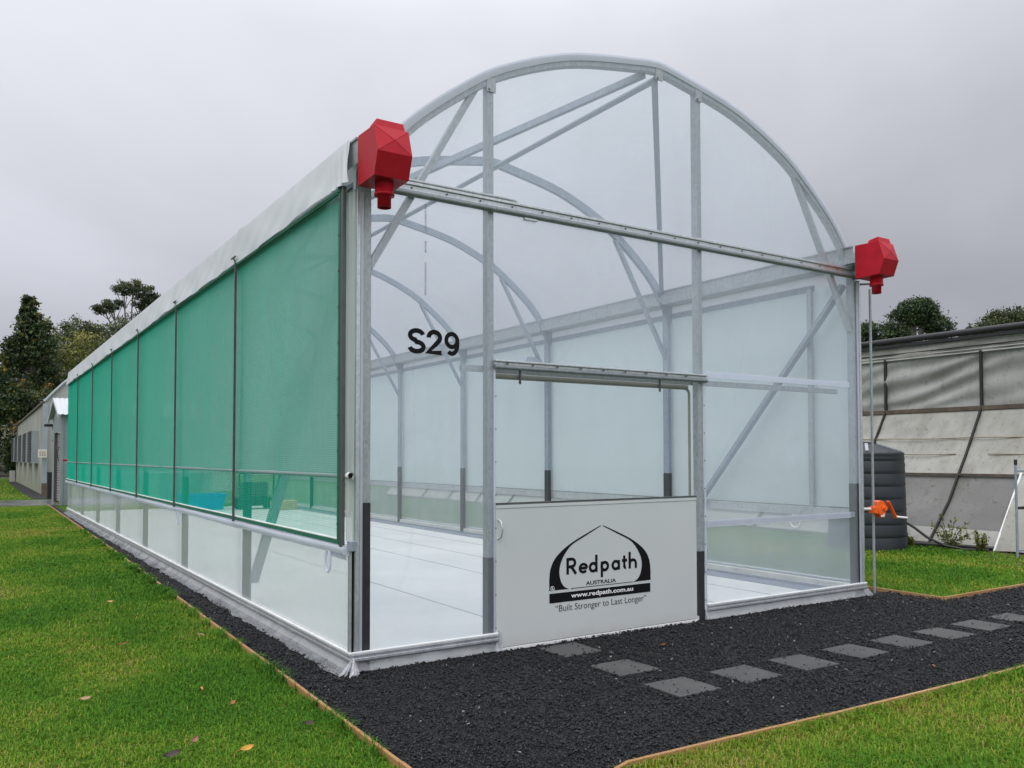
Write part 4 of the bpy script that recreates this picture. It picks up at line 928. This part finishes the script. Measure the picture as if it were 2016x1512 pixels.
b = MB(); b.add([(rx[0][0]+0.05, rx[0][1]-0.05, 0.80), (rx[1][0], rx[1][1], 0.80), (rx[1][0], rx[1][1], 0.88), (rx[0][0]+0.2, rx[0][1]-0.2, 0.84)], [(0, 1, 2, 3)]); local(rk, b, "shelf_liner", M['black_poly'])

# ------------------------------------------------------------------ left background: shed, S32 house
SH = empty("entry_shed", (0.2, 27, 0), "grey corrugated entry shed with roller door behind the far end of the green mesh", "shed")
def corr(n, y0, y1, fz, x, amp=0.012):
    return None
ya, yb, yp = 25.3, 28.95, 27.08
def shed_top(y): return 3.03+(3.57-3.03)*(1-abs(y-yp)/((yb-ya)/2))
n = 60; P = []
dy0, dy1, dz = 25.92, 28.06, 2.43
w = MB()
for (a0, a1, z0f) in ((ya, dy0, 0), (dy1, yb, 0), (dy0, dy1, dz)):
    m_ = max(4, int((a1-a0)/0.05)); yy = np.linspace(a0, a1, m_)
    w.ribbon([(0.2+0.012*math.sin(y*40), y, z0f) for y in yy], [(0.2+0.012*math.sin(y*40), y, shed_top(y)-0.02) for y in yy], True)
w.build("gable_wall", M['shed'], SH)
xx = np.linspace(0.2, 5.0, 100)
MB().ribbon([(x, ya+0.012*math.sin(x*40), 0) for x in xx], [(x, ya+0.012*math.sin(x*40), 3.02) for x in xx], True).build("side_wall", M['shed'], SH)
MB().box(0.16, 0.24, ya-0.04, ya+0.05, 0, 3.03).build("corner_trim", M['shed'], SH)
for (pa, pb) in ((ya-0.25, yp), (yb+0.25, yp)):
    zz = lambda y: 2.98+(3.63-2.98)*(1-abs(y-yp)/(yp-ya+0.25))
    MB().ribbon([(x, pa, zz(pa)+0.015*math.sin(x*42)) for x in np.linspace(0.05, 5, 120)], [(x, pb, zz(pb)+0.015*math.sin(x*42)) for x in np.linspace(0.05, 5, 120)], True).build("roof", M['shed_roof'], SH)
    MB().bar((0.06, pa, zz(pa)-0.05), (0.06, pb, zz(pb)-0.05), 0.03, 0.12).build("barge_board", M['shed_roof'], SH)
b = MB()
zs = np.linspace(0.02, dz-0.02, 90); b.ribbon([(0.29+0.02*math.sin(z*2*math.pi/0.09), dy0, z) for z in zs], [(0.29+0.02*math.sin(z*2*math.pi/0.09), dy1, z) for z in zs], True); rd = b.build("roller_door", M['roller'], SH)
MB().box(0.20, 0.30, dy0-0.06, dy0, 0, dz+0.05).build("door_jamb", M['dark_steel'], SH); MB().box(0.20, 0.30, dy1, dy1+0.08, 0, dz+0.05).build("door_jamb", M['dark_steel'], SH)
MB().tube([(0.19, 26.2, 1.95), (0.15, 26.15, 1.8), (0.15, 26.2, 1.6), (0.19, 26.25, 1.45)], 0.012, 6).build("pull_cord", M['blackslat'], rd)
cmr = empty("security_camera", (0.1, 29.3, 2.75), "small black security camera on the wall left of the grey shed gable", "camera")
local(cmr, MB().box(-0.16, 0.16, -0.06, 0.06, -0.05, 0.05), "camera_body", M['blackslat'], 0.02); local(cmr, MB().tube([(0.1, 0, 0), (0.2, 0, 0.08)], 0.025, 8), "mount", M['blackslat'])
local(cmr, MB().tube([(0.1, 0, -0.05), (0.16, 0.05, -0.3), (0.12, 0.05, -0.6)], 0.012, 6), "cable", M['blackslat'])
o = MB().tube([(-0.14, 20.95, 1.50), (0.0, 20.93, 1.50)], 0.03, 10).build("red_pipe", M['red']); tag(o, "short red pipe end beside the far end of the green mesh wall", "pipe")
bb = empty("bollard_box", (0.235, 30.6, 0), "black upright box post beside the pale house corner at the left", "post")
local(bb, MB().box(-0.07, 0.08, -0.12, 0.25, 0, 0.98), "body", M['blackslat'], 0.02); local(bb, MB().box(-0.08, 0.09, -0.13, 0.26, 0.98, 1.01), "cap", M['bitumen'], 0.01)

S3 = empty("old_growing_house", (0.25, 34, 0), "long stained pale growing house with louvre boxes and an S32 plate at the left", "growing house")
top = lambda y: 3.84-0.012*(y-34)
MB().ribbon([(0.25, y, -0.05) for y in np.linspace(34, 57, 24)], [(0.25, y, top(y)) for y in np.linspace(34, 57, 24)]).build("side_wall", M['stained'], S3)
xs = np.linspace(0.25, 8.0, 24); ew = [(x, 34.0, 3.84+2.4*(1-((x-4.1)/3.85)**2)) for x in xs]
MB().ribbon([(x, 34.0, -0.05) for x in xs], ew).build("end_wall", M['offwhite'], S3)
MB().grid([[(x, y, z+(top(y)-3.84)) for x, _, z in ew] for y in (33.95, 57)]).build("roof", M['offwhite'], S3)
MB().tube([(x, 33.93, z+0.05) for x, _, z in ew], 0.06, 8).build("roof_trim", M['louvre_grey'], S3)
MB().bar((0.22, 34, 3.87), (0.22, 57, 3.87-0.012*23), 0.10, 0.09).build("eave_trim", M['brown_timber'], S3)
cp = MB(); cp.box(0.20, 0.38, 33.80, 34.0, 0.5, 3.80); cp.build("corner_post", M['louvre_grey'], S3); MB().box(0.19, 0.39, 33.79, 34.0, -0.05, 0.5).build("post_foot", M['brown_timber'], S3)
MB().box(0.6, 2.4, 33.9, 34.02, 3.30, 3.45).build("crossbar", M['offwhite'], S3)
for y in (36.9, 41.2, 45.5, 49.8, 54.0):
    lb = MB(); lb.box(-0.03, 0.25, y, y+2.6, 1.30, 2.75); q = lb.build("louvre_box", M['louvre_grey'], S3)
    b = MB()
    for z in np.arange(1.36, 2.70, 0.12): b.add([(-0.07, y+0.08, z), (-0.07, y+2.5, z), (-0.03, y+2.5, z+0.085), (-0.03, y+0.08, z+0.085)], [(0, 1, 2, 3)])
    b.box(-0.045, -0.035, y+0.06, y+2.55, 1.33, 2.72); b.build("louvre_slats", M['blackslat'], q)
sg = MB().box(0.03, 0.35, 33.62, 33.66, 1.56, 1.90).build("number_plate", M['signplate'], S3)
text("plate_print", "S32", M['brownink'], sg, 0.075, 0.305, 1.64, 1.81, 33.615, offset=0.02)
MB().box(-0.10, 0.2, 56.8, 57.2, -0.05, 0.7).build("white_cap", M['offwhite'], S3)

# far house, hedge bank, road
tagst(MB().box(-60, 30, 66, 69, -0.004, 0.02).build("far_footpath", M['wet']))
hs = empty("brick_house", (-1.5, 96, 0), "distant brick house with brown tiled roof at the far left edge", "house")
local(hs, MB().box(-8, 5.5, 0, 8, 0, 2.5), "wall", M['brick'])
b = MB(); b.add([(-9, -1, 2.4), (6.5, -1, 2.4), (6.5, 9, 2.4), (-9, 9, 2.4), (-5, 4, 5.0), (3, 4, 5.0)], [(0, 1, 5, 4), (1, 2, 5), (2, 3, 4, 5), (3, 0, 4)]); local(hs, b, "roof", M['tile'])
local(hs, MB().box(-9, 6.5, -1.05, -0.98, 2.25, 2.45), "fascia", M['offwhite'])
b = MB(); b.add([(-1, -3.5, 1.9), (2.0, -3.5, 1.9), (0.5, -3.5, 2.9), (-1, 0, 1.9), (2.0, 0, 1.9), (0.5, 0, 2.9)], [(0, 1, 2), (0, 2, 5, 3), (1, 4, 5, 2)]); local(hs, b, "porch_roof", M['offwhite'])
for x in (-5.5, 3.6): 
    wv = MB().box(x, x+1.4, -0.03, 0.02, 0.9, 2.0); local(hs, wv, "window", M['dark_steel'])

# ------------------------------------------------------------------ trees
def leaf_quads(centers, size, tone, flat=0.0):
    n = len(centers); u = rng.normal(size=(n, 3)); u /= np.linalg.norm(u, axis=1)[:, None]
    w_ = rng.normal(size=(n, 3)); w_[:, 2] += flat*0; v = np.cross(u, w_); v /= np.linalg.norm(v, axis=1)[:, None]
    s_ = size*rng.uniform(0.6, 1.3, n)[:, None]
    a = centers+u*s_; c = centers-u*s_; b = centers+v*s_*0.55; d = centers-v*s_*0.55
    V = np.stack([a, b, c, d], 1).reshape(-1, 3); F = np.arange(4*n).reshape(n, 4)
    return V, F, np.repeat(tone, 4)
def tree(name, label, base, lobes, leaf, size, nper, mat, trunk_r, trunk_top, clump=0.28, nclump=26, group="trees behind the greenhouses", fill=0.35):
    """lobes: list of (x,y,z,rx,ry,rz) relative to the base"""
    t = empty(name, base, label, "tree", group)
    V = []; T = []
    for (x, y, z, rx_, ry_, rz_) in lobes:
        k = nclump; d = rng.normal(size=(k, 3)); d /= np.linalg.norm(d, axis=1)[:, None]
        rad = rng.uniform(fill, 1.0, k)[:, None]**0.6
        cc = np.array([x, y, z])+d*rad*np.array([rx_, ry_, rz_])
        ct = np.clip(0.42+0.22*rng.normal(size=k)+0.12*d[:, 2], 0.05, 0.95)
        m_ = nper; e = rng.normal(size=(k, m_, 3))*np.array([1, 1, 0.7])*clump*min(rx_, rz_)*0.75
        pts = (cc[:, None, :]+e).reshape(-1, 3); V.append(pts)
        T.append(np.clip(np.repeat(ct, m_)+rng.normal(size=k*m_)*0.17+e[:, :, 2].reshape(-1)*0.10, 0, 1))
    c = np.concatenate(V); tn = np.concatenate(T)
    hole = np.sin(c[:, 0]*2.3+1.7*np.sin(c[:, 2]*1.9))*np.sin(c[:, 2]*2.6+1.3*np.sin(c[:, 1]*2.1)+c[:, 0]) > (0.55 if mat is M['leaf_gum'] else 0.72)
    c, tn = c[~hole], tn[~hole]
    keep = c[:, 2] > 0.15; c = c[keep]; tn = tn[keep]
    vv, ff, tt = leaf_quads(c, size, tn)
    cr = big_mesh("crown", vv, ff, None, mat, tt); cr.parent = t
    b = MB(); b.tube([(0, 0, -0.3), (0.05, 0, trunk_top*0.5), (0.0, 0.1, trunk_top)], [trunk_r*1.25, trunk_r, trunk_r*0.7], 10)
    for (x, y, z, rx_, ry_, rz_) in lobes:
        st = Vector((0, 0.05, trunk_top*random.uniform(0.7, 0.98))); en = Vector((x, y, z-rz_*0.2)); mid = st.lerp(en, 0.5)+Vector((0, 0, -0.12*(en-st).length*0.5)); mid.x += random.uniform(-.2, .2)
        b.tube([st, mid, en], [trunk_r*0.5, trunk_r*0.36, trunk_r*0.14], 6)
        for _ in range(4):
            e2 = en+Vector((random.uniform(-1, 1)*rx_, random.uniform(-1, 1)*ry_, random.uniform(-0.2, 0.9)*rz_)); b.tube([mid.lerp(en, 0.6), e2], [trunk_r*0.16, trunk_r*0.05], 5)
    tr = b.build("trunk", M['bark'], None); tr.parent = t
    return t
# dense broad magnolia at the left: tapering pile of lobes from the ground up
lob = []
for z, r_ in ((1.6, 1.9), (3.4, 2.05), (5.2, 2.0), (7.0, 1.85), (8.6, 1.55), (10.0, 1.2), (11.0, 0.75)):
    for k in range(4 if r_ > 1.4 else 2):
        a = random.uniform(0, 6.28); lob.append((math.cos(a)*r_*0.5+random.uniform(-.25,.25), math.sin(a)*r_*0.5, z+random.uniform(-.5,.5), r_*0.62, r_*0.62, 1.15))
tree("magnolia_tree", "tall dark tapering tree with bronze leaf tips at the far left", (1.0, 57.5, 0), lob, 0, 0.115, 56, M['leaf_mag'], 0.3, 8, 0.30, 40, fill=0.5)
lob = [(random.uniform(-1.8, 1.8), random.uniform(-1.5, 1.5), random.uniform(1.2, 8.5), 1.9, 1.9, 1.5) for _ in range(14)]
tree("broadleaf_tree", "olive green leafy tree directly right of the dark tapering tree", (4.1, 63, 0), [(x, y, z+1.0, a, b_, c_) for x, y, z, a, b_, c_ in lob], 0, 0.11, 60, M['leaf_olive'], 0.25, 6, 0.34, 28)
lob = [(random.uniform(-3.0, 3.4), random.uniform(-2, 2), random.uniform(6.5, 13.3), 1.6, 1.6, 1.1) for _ in range(22)]
tree("gum_tree", "open grey green gum tree between the olive tree and the umbrella crowned gum", (7.0, 77, 0), lob, 0, 0.12, 52, M['leaf_gum'], 0.28, 9, 0.34, 22, fill=0.4)
lob = [(-2.2, 0, 16.4, 1.0, 1.0, 0.6), (-1.3, 0.4, 17.0, 1.0, 1.0, 0.5), (-0.4, 0, 18.7, 1.25, 1.2, 0.75), (0.4, -.3, 18.9, 1.1, 1.1, 0.6), (1.5, 0, 18.5, 1.2, 1.2, 0.65), (2.4, 0.2, 17.4, 1.0, 1.0, 1.1), (1.3, 0, 17.3, 0.9, 1.0, 0.7), (0.3, 0, 15.2, 1.6, 1.3, 1.0), (1.7, 0.3, 15.4, 1.3, 1.3, 0.9), (-0.5, 0, 14.2, 1.2, 1.2, 0.6), (0.9, 0, 13.4, 1.7, 1.4, 0.8)]
tree("gum_tree", "tall umbrella crowned gum tree with bare limbs rising above the green mesh wall", (11.0, 86.2, 0), lob, 0, 0.10, 62, M['leaf_gum'], 0.30, 13.0, 0.36, 30, fill=0.3)
lob = [(random.uniform(-4, 4), random.uniform(-2, 2), random.uniform(1.5, 9.5), 2.2, 2, 1.6) for _ in range(18)]
tree("broadleaf_tree", "mid green tree low behind the white gutter film at the far end of the roof", (9.0, 72, 0), lob, 0, 0.14, 50, M['leaf_olive'], 0.3, 6, 0.34, 26)
lob = [(random.uniform(-3.5, 3.5), random.uniform(-2, 2), random.uniform(2, 11), 2.2, 2, 1.6) for _ in range(18)]
tree("broadleaf_tree", "dark leafy tree cut by the left picture edge", (-3.0, 84, 0), lob, 0, 0.22, 22, M['leaf_dark'], 0.3, 7, 0.34, 26)
lob = [(random.uniform(-4, 4), random.uniform(-2, 2), random.uniform(1.5, 6.5), 2.2, 2, 1.5) for _ in range(14)]
tree("broadleaf_tree", "low dark tree behind the brick house at the left", (-2.5, 108, 0), [(x, y, z+1.5, a, b_, c_) for x, y, z, a, b_, c_ in lob], 0, 0.24, 22, M['leaf_dark'], 0.3, 6, 0.34, 26)
# trees beyond the old greenhouse on the right
rt = Vector((math.cos(YAW), -math.sin(YAW), 0))
def rlob(n, wx, z0, z1, r_, rz_):
    out = []
    for _ in range(n):
        s_ = random.uniform(-1, 1); zt = z0+(z1-z0)*(1-abs(s_)**2.2); z = random.uniform(z0, zt) if random.random() < 0.5 else zt
        q = rt*(s_*wx); out.append((q.x, q.y, z, r_, r_, rz_))
    return out
tree("gum_tree", "rounded dark green tree rising in the middle above the old grey greenhouse", (64.0, 34.0, 0), rlob(30, 2.7, 9.2, 13.9, 1.15, 0.75), 0, 0.11, 60, M['leaf_dark'], 0.35, 9.5, 0.42, 20)
tree("gum_tree", "lower dark tree close to the right red rain head's pole", (62.5, 37.5, 0), rlob(18, 2.4, 9.0, 12.3, 1.3, 0.8), 0, 0.11, 60, M['leaf_dark'], 0.35, 8, 0.36, 18)
tree("gum_tree", "broad tree at the right picture edge above the old grey greenhouse", (91.5, 40.0, 0), rlob(30, 4.6, 10.5, 16.3, 1.9, 1.1), 0, 0.14, 60, M['leaf_gum'], 0.4, 11, 0.36, 22)
tree("gum_tree", "small thin tree in the gap between the two larger crowns on the right", (86.6, 43.0, 0), rlob(7, 1.0, 11.5, 15.2, 1.0, 0.8), 0, 0.22, 16, M['leaf_gum'], 0.2, 12, 0.36, 12)
tree("gum_tree", "tree half hidden behind the right end of the far tree line", (88.5, 41.5, 0), rlob(14, 2.4, 10.5, 14.6, 1.6, 1.0), 0, 0.25, 18, M['leaf_dark'], 0.3, 10, 0.36, 16)
# low hedge far left
t = empty("hedge", (-4, 70.5, 0), "low dark clipped hedge in front of the distant brick house", "hedge")
c = np.stack([rng.uniform(-16, 6.5, 9000), rng.uniform(-0.6, 0.6, 9000), rng.uniform(0.02, 1.25, 9000)], 1)
vv, ff, tt = leaf_quads(c, 0.13, np.clip(0.45+0.25*rng.normal(size=9000), 0, 1)); o = big_mesh("foliage", vv, ff, None, M['leaf_dark'], tt); o.parent = t
local(t, MB().box(-16, 6.4, -0.45, 0.45, 0, 1.1), "stem_mass", M['bark'])
# weeds at the foot of the old greenhouse
def weed(x, y, sc, label, ns):
    t = empty("weed_plant", (x, y, 0), label, "plant", "weeds by the old greenhouse")
    b = MB(); tips = []
    for k in range(ns):
        a = random.uniform(0, 6.28); r_ = random.uniform(0.05, 0.32)*sc; h = random.uniform(0.15, 0.62)*sc
        e = Vector((math.cos(a)*r_, math.sin(a)*r_, h)); b.tube([(0, 0, 0), e*0.55+Vector((0, 0, 0.06*sc)), e], [0.006, 0.005, 0.003], 5); tips += [e*f for f in np.linspace(0.3, 1, 8)]
    b.build("stems", M['rib'], None).parent = t
    c = np.array([tuple(p) for p in tips for _ in range(4)])+rng.normal(size=(len(tips)*4, 3))*0.025
    vv, ff, tt = leaf_quads(c, 0.028, rng.uniform(0.3, 0.95, len(c))); big_mesh("leaves", vv, ff, None, M['leaf_olive'], tt).parent = t
weed(11.55, 2.05, 1.0, "tallest straggly green weed, in front of the black poly pipe", 13)
weed(11.62, 1.55, 0.55, "small low weed right of the tallest weed by the black poly pipe", 9)
weed(11.40, 2.62, 0.45, "tiny weed beside the black hose at the foot of the water tank", 8)

# ------------------------------------------------------------------ grass blades (stuff)
def polar(n, r0, r1, pw, half_ang):
    u = rng.uniform(size=n); q = 2-pw
    r = (r0**q+u*(r1**q-r0**q))**(1/q); th = YAW+rng.uniform(-half_ang, half_ang, n)
    return CAM[0]+r*np.sin(th), CAM[1]+r*np.cos(th), r
LAT = [rng.uniform(size=(97, 89)) for _ in range(4)]
def vnoise(x, y, k, sc):
    u, v = x*sc+37.3*k, y*sc+11.7*k; iu, iv = np.floor(u).astype(int), np.floor(v).astype(int); fu, fv = u-iu, v-iv
    fu, fv = fu*fu*(3-2*fu), fv*fv*(3-2*fv); A = LAT[k]; g_ = lambda a, b: A[a % 97, b % 89]
    return (g_(iu, iv)*(1-fu)+g_(iu+1, iv)*fu)*(1-fv)+(g_(iu, iv+1)*(1-fu)+g_(iu+1, iv+1)*fu)*fv
def dryness(x, y):
    d = 0.50*vnoise(x, y, 0, 0.8)+0.32*vnoise(x, y, 1, 2.1)+0.18*vnoise(x, y, 2, 6.5)
    d = np.clip(0.5+(d-0.5)*1.9, 0, 1)
    lush = 0.75*np.exp(-(((x+0.86)/0.32)**2+((y-0.45)/0.75)**2))+0.55*np.exp(-(((x+0.9)/0.5)**2+((y-6.0)/3.2)**2))+0.35*np.exp(-(((x+1.9)/0.6)**2+((y-4.0)/1.2)**2))
    return np.clip(d-lush*0.8, 0, 1), lush
def blades(name, x, y, r, hmin, hmax, label=None, tonebias=0.0):
    dry, lush = dryness(x, y)
    bare = (vnoise(x, y, 3, 3.6) > 0.86) & (dry > 0.45) & (rng.uniform(size=len(x)) < 0.55)
    keep = ~bare; x, y, dry, lush = x[keep], y[keep], dry[keep], lush[keep]; r = r[keep]
    n = len(x); th = rng.uniform(0, 2*np.pi, n); lean = rng.uniform(0.35, 1.5, n)
    h = rng.uniform(hmin, hmax, n)*(1.15-0.45*dry+0.8*np.minimum(lush, 0.8))*(1+0.012*r)
    w_ = (0.0010+0.00044*r)*rng.uniform(0.7, 1.3, n)
    dx, dy = np.cos(th), np.sin(th); sx, sy = -dy, dx
    b0 = np.stack([x-sx*w_, y-sy*w_, np.full(n, -0.005)], 1); b1 = np.stack([x+sx*w_, y+sy*w_, np.full(n, -0.005)], 1)
    mx_, my_, mz_ = x+dx*h*lean*0.35, y+dy*h*lean*0.35, h*0.62
    m0 = np.stack([mx_-sx*w_*0.8, my_-sy*w_*0.8, mz_], 1); m1 = np.stack([mx_+sx*w_*0.8, my_+sy*w_*0.8, mz_], 1)
    tp = np.stack([x+dx*h*lean, y+dy*h*lean, h*(1.0-0.42*np.minimum(lean, 1.5))], 1)
    V = np.stack([b0, b1, m1, m0, tp], 1).reshape(-1, 3); i = np.arange(n)[:, None]*5
    Q = i+np.array([[0, 1, 2, 3]]); T = i+np.array([[3, 2, 4]])
    tone = np.clip(0.03+0.36*rng.beta(2, 2.4, n)+0.46*dry+tonebias+(rng.uniform(size=n) < 0.04+0.10*dry)*0.3, 0, 1)
    o = big_mesh(name, V, Q, T, M['grass'], np.repeat(tone, 5)); o["kind"] = "stuff"
    return o
X, Y, Rr = polar(1150000, 2.0, 40, 1.45, 0.78)
mk = (X < edge_x(Y)-0.015) & (Y < 25.4) & (Y > -7)
blades("grass", X[mk], Y[mk], Rr[mk], 0.014, 0.034)
mk = (Y > 29.9) & (X < -0.3) & (Y < 60)
X2, Y2, R2 = polar(60000, 30, 62, 1.2, 0.75); mk = (Y2 > 29.9) & (X2 < -0.35)
blades("grass", X2[mk], Y2[mk], R2[mk], 0.03, 0.06)
X, Y, Rr = polar(560000, 2.5, 22, 1.35, 0.72)
fe = np.interp(X, [p[0] for p in FEDGE[2:]], [p[1] for p in FEDGE[2:]])
mk = (Y < fe-0.012) & (X > 0.06); blades("grass", X[mk], Y[mk], Rr[mk], 0.022, 0.05)
mk = (X > 6.65) & (Y > -0.65) & (X < 12.0+0*X); mk &= ~((X > 11.6) & (Y < 2.3) & (rng.uniform(size=len(X)) < 0.85)); mk &= ~((X-10.75)**2+(Y-3.05)**2 < 0.62**2)
blades("grass", X[mk], Y[mk], Rr[mk], 0.022, 0.05)
# longer tufts leaning over the edging boards
ty = rng.uniform(-4.2, 14, 9500); clp = 0.5+0.5*np.sin(ty*3.1+np.sin(ty*7.7)*2); mk = rng.uniform(size=len(ty)) < clp**2; ty = ty[mk]
tx = edge_x(ty)-rng.exponential(0.03, len(ty))-0.012
blades("grass", tx, ty, np.hypot(tx-CAM[0], ty-CAM[1]), 0.045, 0.085, tonebias=-0.1)
tx = rng.uniform(0.3, 10, 9000); mk = rng.uniform(size=len(tx)) < (0.35+0.65*np.sin(tx*5+np.sin(tx*2.2)*2)**2); tx = tx[mk]
ty = np.interp(tx, [p[0] for p in FEDGE[2:]], [p[1] for p in FEDGE[2:]])-rng.exponential(0.03, len(tx))-0.008
blades("grass", tx, ty, np.hypot(tx-CAM[0], ty-CAM[1]), 0.045, 0.08, tonebias=-0.05)

# ------------------------------------------------------------------ gravel chips (stuff)
def chips(name, x, y, z, r, scale):
    n = len(x)
    base = np.array([[1, 0, 0], [-1, 0, 0], [0, 1, 0], [0, -1, 0], [0, 0, 1], [0, 0, -1]], float)
    tri = np.array([[0, 2, 4], [2, 1, 4], [1, 3, 4], [3, 0, 4], [2, 0, 5], [1, 2, 5], [3, 1, 5], [0, 3, 5]])
    sz = scale*rng.uniform(0.6, 1.35, n)
    dim = np.stack([sz*rng.uniform(0.8, 1.3, n), sz*rng.uniform(0.35, 0.7, n), sz*rng.uniform(0.25, 0.5, n)], 1)
    P = base[None]*dim[:, None, :]*rng.uniform(0.75, 1.2, (n, 6, 1))
    P = P+rng.normal(size=P.shape)*0.12*sz[:, None, None]
    yaw = rng.uniform(0, 2*np.pi, n); pit = rng.normal(size=n)*0.45
    c, s_ = np.cos(pit)[:, None], np.sin(pit)[:, None]; xx_ = P[:, :, 0]*c-P[:, :, 2]*s_; zz_ = P[:, :, 0]*s_+P[:, :, 2]*c
    c, s_ = np.cos(yaw)[:, None], np.sin(yaw)[:, None]; x2 = xx_*c-P[:, :, 1]*s_; y2 = xx_*s_+P[:, :, 1]*c
    V = np.stack([x2+x[:, None], y2+y[:, None], zz_+z[:, None]], 2).reshape(-1, 3)
    F = (np.arange(n)[:, None, None]*6+tri[None]).reshape(-1, 3)
    tone = rng.uniform(0, 0.96, n); tone[rng.uniform(size=n) < 0.004] = 1.0
    o = big_mesh(name, V, None, F, M['chip'], np.repeat(tone, 6)); o["kind"] = "stuff"; return o
X, Y, Rr = polar(330000, 2.6, 17, 1.25, 0.72)
fe = np.interp(X, [p[0] for p in FEDGE[2:]], [p[1] for p in FEDGE[2:]])
front = (Y < 0.0) & (X > edge_x(Y)+0.012) & ((Y > fe+0.005) | (X < 0.2)) & ((X < 6.62) | (Y < -0.66))
front &= ~((Y < -2.4) & (X > 0.06) & (X < 0.45) & (Y < -2.6))
side = (Y >= 0.0) & (Y < 15) & (X > edge_x(Y)+0.012) & (X < -0.115)
mk = front | side
for (pxx, pyy) in PAV: mk &= ~((np.abs(X-pxx) < 0.19) & (np.abs(Y-pyy) < 0.185))
x, y, r_ = X[mk], Y[mk], Rr[mk]
und = 0.004+0.006*np.sin(x*3.1+np.sin(y*2.3)*1.5)*np.sin(y*2.7+0.6)
chips("gravel", x, y, 0.006+und+rng.uniform(-0.003, 0.010, len(x)), r_, 0.0085+0.0007*r_)
xs_, ys_ = rng.uniform(-0.44, -0.10, 30000), rng.uniform(3, 25, 30000); mk = xs_ > edge_x(ys_)+0.015
chips("gravel", xs_[mk], ys_[mk], rng.uniform(0.0, 0.012, mk.sum()), None, 0.016)
cx, cy = [], []
for (pxx, pyy) in PAV:
    k = random.randint(9, 20)
    for _ in range(k):
        e = random.random() < 0.6
        a, b_ = random.uniform(-0.18, 0.18), random.uniform(-0.175, 0.175)
        if e:
            if random.random() < 0.5: a = math.copysign(random.uniform(0.15, 0.185), a)
            else: b_ = math.copysign(random.uniform(0.14, 0.18), b_)
        cx.append(pxx+a); cy.append(pyy+b_)
cx, cy = np.array(cx), np.array(cy); chips("gravel", cx, cy, np.full(len(cx), 0.021), None, 0.0105)

# ------------------------------------------------------------------ fallen leaves
def leaf(loc, ln, col, label, rz, curl=0.3, tilt=0.0, wid=0.42):
    curl *= 0.5; loc = (loc[0], loc[1], loc[2]+0.004); tilt = tilt or 0.45
    mt = plain("dry_leaf", col, 0.75, 0, 0.2, 40); b = MB(); P = []
    for i in range(9):
        t = i/8; w_ = ln*wid*math.sin(math.pi*min(1, t*0.95+0.03))**0.8
        P.append([((t-0.5)*ln, w_*(j-2)/4, 0.02*ln*0+curl*ln*((j-2)/2)**2*0.35+curl*ln*(2*t-1)**2*0.35) for j in range(5)])
    b.grid(P); o = b.build("fallen_leaf", mt); o.location = loc; o.rotation_euler = (tilt, random.uniform(-.2, .2), rz)
    b2 = MB(); b2.tube([(-0.5*ln, 0, curl*ln*0.35), (-0.72*ln, 0.03*ln, curl*ln*0.2)], 0.0018, 5); s_ = b2.build("stalk", mt, None); s_.parent = o
    tag(o, label, "leaf", "fallen leaves on the lawn and gravel"); return o
leaf((-0.69, 1.77, 0.045), 0.095, (0.50, 0.34, 0.20), "pale curled dry leaf standing in the grass beside the left edging board", 1.9, 0.6, 0.8)
leaf((-1.13, -1.28, 0.040), 0.085, (0.45, 0.24, 0.03), "large yellow orange leaf on the lawn at the bottom of the picture", 0.3, 0.35)
leaf((-0.71, -1.05, 0.038), 0.075, (0.05, 0.03, 0.025), "dark brown crumpled leaf on the lawn near the bottom end of the left edging", 0.1, 0.5)
leaf((-0.67, -1.28, 0.036), 0.06, (0.18, 0.08, 0.03), "small red brown leaf just below the dark crumpled leaf", 2.0, 0.3)
leaf((-0.97, -0.38, 0.036), 0.06, (0.32, 0.11, 0.03), "rusty leaf on the lawn beside a bright green patch, close to the edging", 0.8, 0.4)
leaf((-1.06, 0.06, 0.038), 0.05, (0.42, 0.22, 0.05), "small orange leaf on the lawn above the rusty one", 1.4, 0.4)
leaf((-1.34, -1.0, 0.038), 0.075, (0.26, 0.13, 0.09), "pinkish brown folded leaf on the lawn left of the yellow orange leaf", 1.0, 0.8, 0.5)
leaf((-1.10, 4.08, 0.040), 0.08, (0.50, 0.30, 0.12), "tan leaf on the dark green lawn far up beside the edging", 0.4, 0.5)
leaf((-1.36, 3.2, 0.040), 0.07, (0.42, 0.30, 0.16), "beige leaf in the middle of the left lawn", 2.2, 0.4)
leaf((-1.29, 1.82, 0.036), 0.10, (0.20, 0.07, 0.025), "long thin red brown leaf on the left lawn", 0.25, 0.3, 0, 0.2)
leaf((-1.74, 0.24, 0.036), 0.07, (0.36, 0.22, 0.13), "pale brown leaf on the lawn near the left picture edge", 0.1, 0.3)
leaf((2.45, -0.66, 0.028), 0.09, (0.20, 0.09, 0.03), "curled brown leaf on the black gravel right of the pavers by the door", 0.2, 0.5, 0, 0.18)
leaf((3.65, -2.28, 0.028), 0.06, (0.34, 0.17, 0.06), "small tan leaf on the black gravel near the right lawn edge", 0.7, 0.4)
leaf((-1.48, -1.14, 0.030), 0.10, (0.055, 0.04, 0.03), "dark rotten leaf lying in a bare spot of the lawn at the bottom left", 0.3, 0.6)
